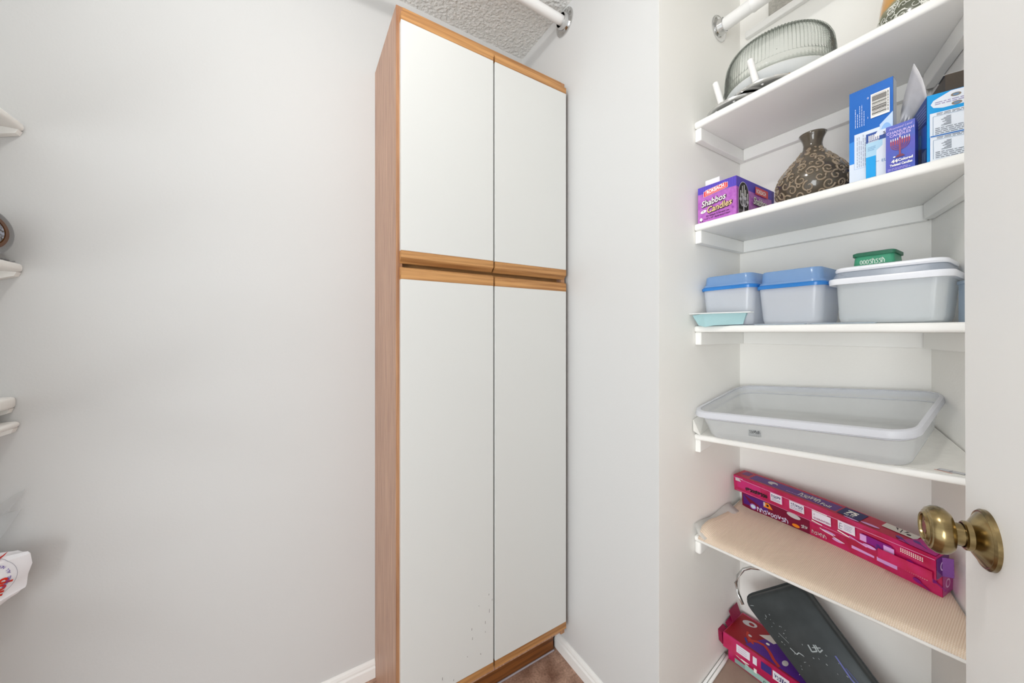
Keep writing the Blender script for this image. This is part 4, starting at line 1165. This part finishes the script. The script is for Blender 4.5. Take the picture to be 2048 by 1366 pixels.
a.line([(.135, sg * .078), (.150, sg * .074), (.151, sg * .086), (.137, sg * .090)], .003, wm); a.line([(.138, sg * .094), (.154, sg * .090), (.150, sg * .101)], .0026, wm); a.line([(.142, sg * .082), (.146, sg * .1)], .0022, wm)
rnd = random.Random(9)
for k in range(40):
    x = rnd.uniform(.05, .26); y = sg * (rnd.uniform(.018, .05) if k < 30 else rnd.uniform(.05, .14)); l = rnd.uniform(.001, .004)
    a.line([(x, y), (x + l, y + rnd.uniform(-.001, .001))], rnd.uniform(.0006, .0016), wm); a.z -= .00005
a.line([(.10, sg * .030), (.125, sg * .036)], .0012, ink('8a9294')); a.line([(.135, sg * .030), (.15, sg * .034), (.147, sg * .042), (.155, sg * .047)], .002, wm); a.line([(.026, sg * .012), (.029, sg * .020)], .0012, wm)
a.line([(.165, sg * .118), (.21, sg * .110), (.25, sg * .112)], .0035, bl_); a.line([(.19, sg * .118), (.25, sg * .118)], .002, ink('4e5590', .3))
a.done('scratches', pan)['kind'] = 'stuff'

# ------------------------------------------------------------------ left wall shelves: only their ends show
LW = -.84


def left_shelf(label, top, th, uf):
    t = thing('wall_shelf', label, 'shelf', (uf, VB, top), 'white painted shelves on the left wall')
    obj('shelf_board', bx((LW + .0005, .76, top - th), (uf, VB - .0008, top), .007, 3), shelf_m, t, True, auto=.8)
    h1 = top - th - .0002
    bm = bmesh.new()                                                 # end cleat with its lower front corner cut away
    prof = [(LW + .0005, h1), (uf - .004, h1), (uf - .008, h1 - .010), (uf - .075, h1 - .034), (LW + .0005, h1 - .038)]
    A = [bm.verts.new((u, VB - .0008, h)) for u, h in prof]; B = [bm.verts.new((u, VB - .018, h)) for u, h in prof]
    n = 5; bm.faces.new(A); bm.faces.new(B[::-1])
    for i in range(n): bm.faces.new((A[i], A[(i + 1) % n], B[(i + 1) % n], B[i]))
    obj('cleat', bm, shelf_m, t)
    obj('cleat', bx((LW + .0005, .76, h1 - .038), (LW + .018, VB - .019, h1), .001, 1), shelf_m, t)
    return t


left_shelf('highest white shelf end at the left edge, on the left wall', 1.7075, .019, -.548)
left_shelf('white left-wall shelf carrying the round grey canister', 1.376, .020, -.550)
left_shelf('upper of the two close white shelves low on the left wall', 1.064, .027, -.5605)
left_shelf('lower of the two close white shelves low on the left wall', 1.006, .015, -.5545)
l5 = left_shelf('low left-wall shelf under the white grocery bag', .600, .019, -.615)

cn = thing('round_canister', 'round grey canister lying on its side on the left wall shelf', 'canister', (-.56, 1.185, 1.3765))
ca_ = (-.566, 1.220, 1.4315); cax = (1, -.5, .0)
obj('body', lathe([(.048, -.07), (.0535, -.065), (.0545, -.01), (.053, 0), (.049, .004), (.041, .0045), (.0365, .0015)], ca_, cax, 56), M('grey_enamel', '7d7f80', .28, .2, coat=.3), cn, True, auto=.7)
obj('brown_ring', lathe([(.041, .001), (.040, .005), (.0325, .007), (.0315, .003)], ca_, cax, 56), M('brown_ring', '5a3412', .3, coat=.4), cn, True, auto=.7)
obj('speckled_face', lathe([(.0315, .002), (.0305, .0065), (.026, .005), (.001, .006)], ca_, cax, 48), M('speckled_glass', '9fa6b4', .2, noise=.6, nscale=220, col2='4a4640', coat=.5), cn, True, auto=.7)
ws = thing('wire_coil', 'thin grey wire lying at the end of the left wall shelf', 'wire', (-.565, 1.25, 1.376))
pts = [(-.566 + .006 * math.sin(k * 1.3), 1.19 + k * .004, 1.3783 + .0016 * (1 + math.sin(k * 1.9))) for k in range(31)]
obj('strand', tube(pts, .0016, 6), M('grey_wire', '9a9b9c', .4, .2), ws, True)

# white grocery bag
gbag = thing('grocery_bag', 'white plastic grocery bag with red lettering on the low left shelf', 'bag', (-.66, 1.2, .602))
pts = [(-.513, 1.256, .713), (-.520, 1.262, .640), (-.532, 1.256, .628), (-.562, 1.236, .611), (-.66, 1.14, .6015), (-.78, 1.05, .6015), (-.535, 1.268, .722), (-.60, 1.262, .727), (-.70, 1.16, .735),
       (-.78, 1.06, .72), (-.56, 1.300, .700), (-.56, 1.305, .62), (-.64, 1.31, .6015), (-.80, 1.31, .6015), (-.80, 1.30, .715), (-.62, 1.20, .6015), (-.575, 1.212, .690), (-.60, 1.19, .640)]
bm = bmesh.new()
for p in pts: bm.verts.new(p)
bmesh.ops.convex_hull(bm, input=bm.verts[:])
bmesh.ops.delete(bm, geom=[v for v in bm.verts if not v.link_faces], context='VERTS')
bmesh.ops.subdivide_edges(bm, edges=bm.edges[:], cuts=2, use_grid_fill=True)
rnd = random.Random(4)
bm.normal_update()
for v in bm.verts:
    if v.co.z > .606: v.co += v.normal * (rnd.uniform(-.0035, .0025))
bagm = M('bag_plastic', 'f0f0f4', .32, bump=.25, bscale=28)
obj('film', bm, bagm, gbag, True, auto=.45)
# print on the face that looks to the room
fo = Vector((-.562, 1.236, .612)); fx = Vector((.926, .378, .10)).normalized(); fy = Vector((0, 0, 1))
fy = (fy - fx * fy.dot(fx)).normalized(); fn = fx.cross(fy)
bpy.context.view_layer.update()
from mathutils.bvhtree import BVHTree
film = [c for c in gbag.children if c.name.startswith('film')][0]
dg = bpy.context.evaluated_depsgraph_get()
bv_ = BVHTree.FromObject(film, dg)
off = WLOC[gbag]


class Wrap(Art):
    def pt(s, x, y, z):
        p = s.O + s.X * x + s.Y * y - off
        hit = bv_.ray_cast(p + s.N * .12, -s.N)
        q = hit[0] if hit[0] else p
        return q + off + s.N * (z + .0012)


a = Wrap(fo, fx, fy)
rd = ink('d8321f', .35); rd2 = ink('e8503a', .35); vio = ink('6a58a8', .35)
a.poly([(.006, .096), (.016, .099), (.024, .106), (.030, .112), (.034, .117), (.029, .114), (.024, .111), (.018, .108), (.012, .103)], rd)
a.text('hop', .016, .026, .027, rd, rot=1.2, bold=.04, sx=.95)
cc = (.004, .070)
for i, ch_ in enumerate('STRONG. ALL NEW'):
    an = -.95 + i * .125; a.text(ch_, cc[0] + .029 * math.cos(an), cc[1] + .033 * math.sin(an), .0062, vio, rot=an + PI / 2, bold=.02)
P = [(cc[0] + .037 * math.cos(t_), cc[1] + .042 * math.sin(t_)) for t_ in [(-1.2 + k * .12) for k in range(20)]]
a.line(P, .0008, ink('a9a9b4', .35))
a.done('lettering', gbag)
# clear film bag crumpled behind
cbag = thing('clear_bag', 'crumpled clear plastic bag standing behind the white grocery bag', 'bag', (-.60, 1.28, .725))
bm = bmesh.new()
sheets = [[(-.545, 1.308, .845), (-.556, 1.300, .838), (-.585, 1.285, .812), (-.66, 1.27, .80), (-.66, 1.27, .772), (-.585, 1.288, .782), (-.562, 1.298, .808), (-.548, 1.306, .832)],
          [(-.549, 1.306, .799), (-.563, 1.298, .800), (-.66, 1.26, .785), (-.66, 1.26, .735), (-.58, 1.28, .728), (-.568, 1.290, .752), (-.555, 1.302, .785)]]
for S_ in sheets:
    vs = [bm.verts.new(p) for p in S_]; vb_ = [bm.verts.new((p[0] - .0006, p[1] + .0008, p[2])) for p in S_]
    bm.faces.new(vs); bm.faces.new(vb_[::-1]); n = len(S_)
    for i in range(n): bm.faces.new((vs[i], vs[(i + 1) % n], vb_[(i + 1) % n], vb_[i]))
obj('film', bm, bag_clear, cbag)
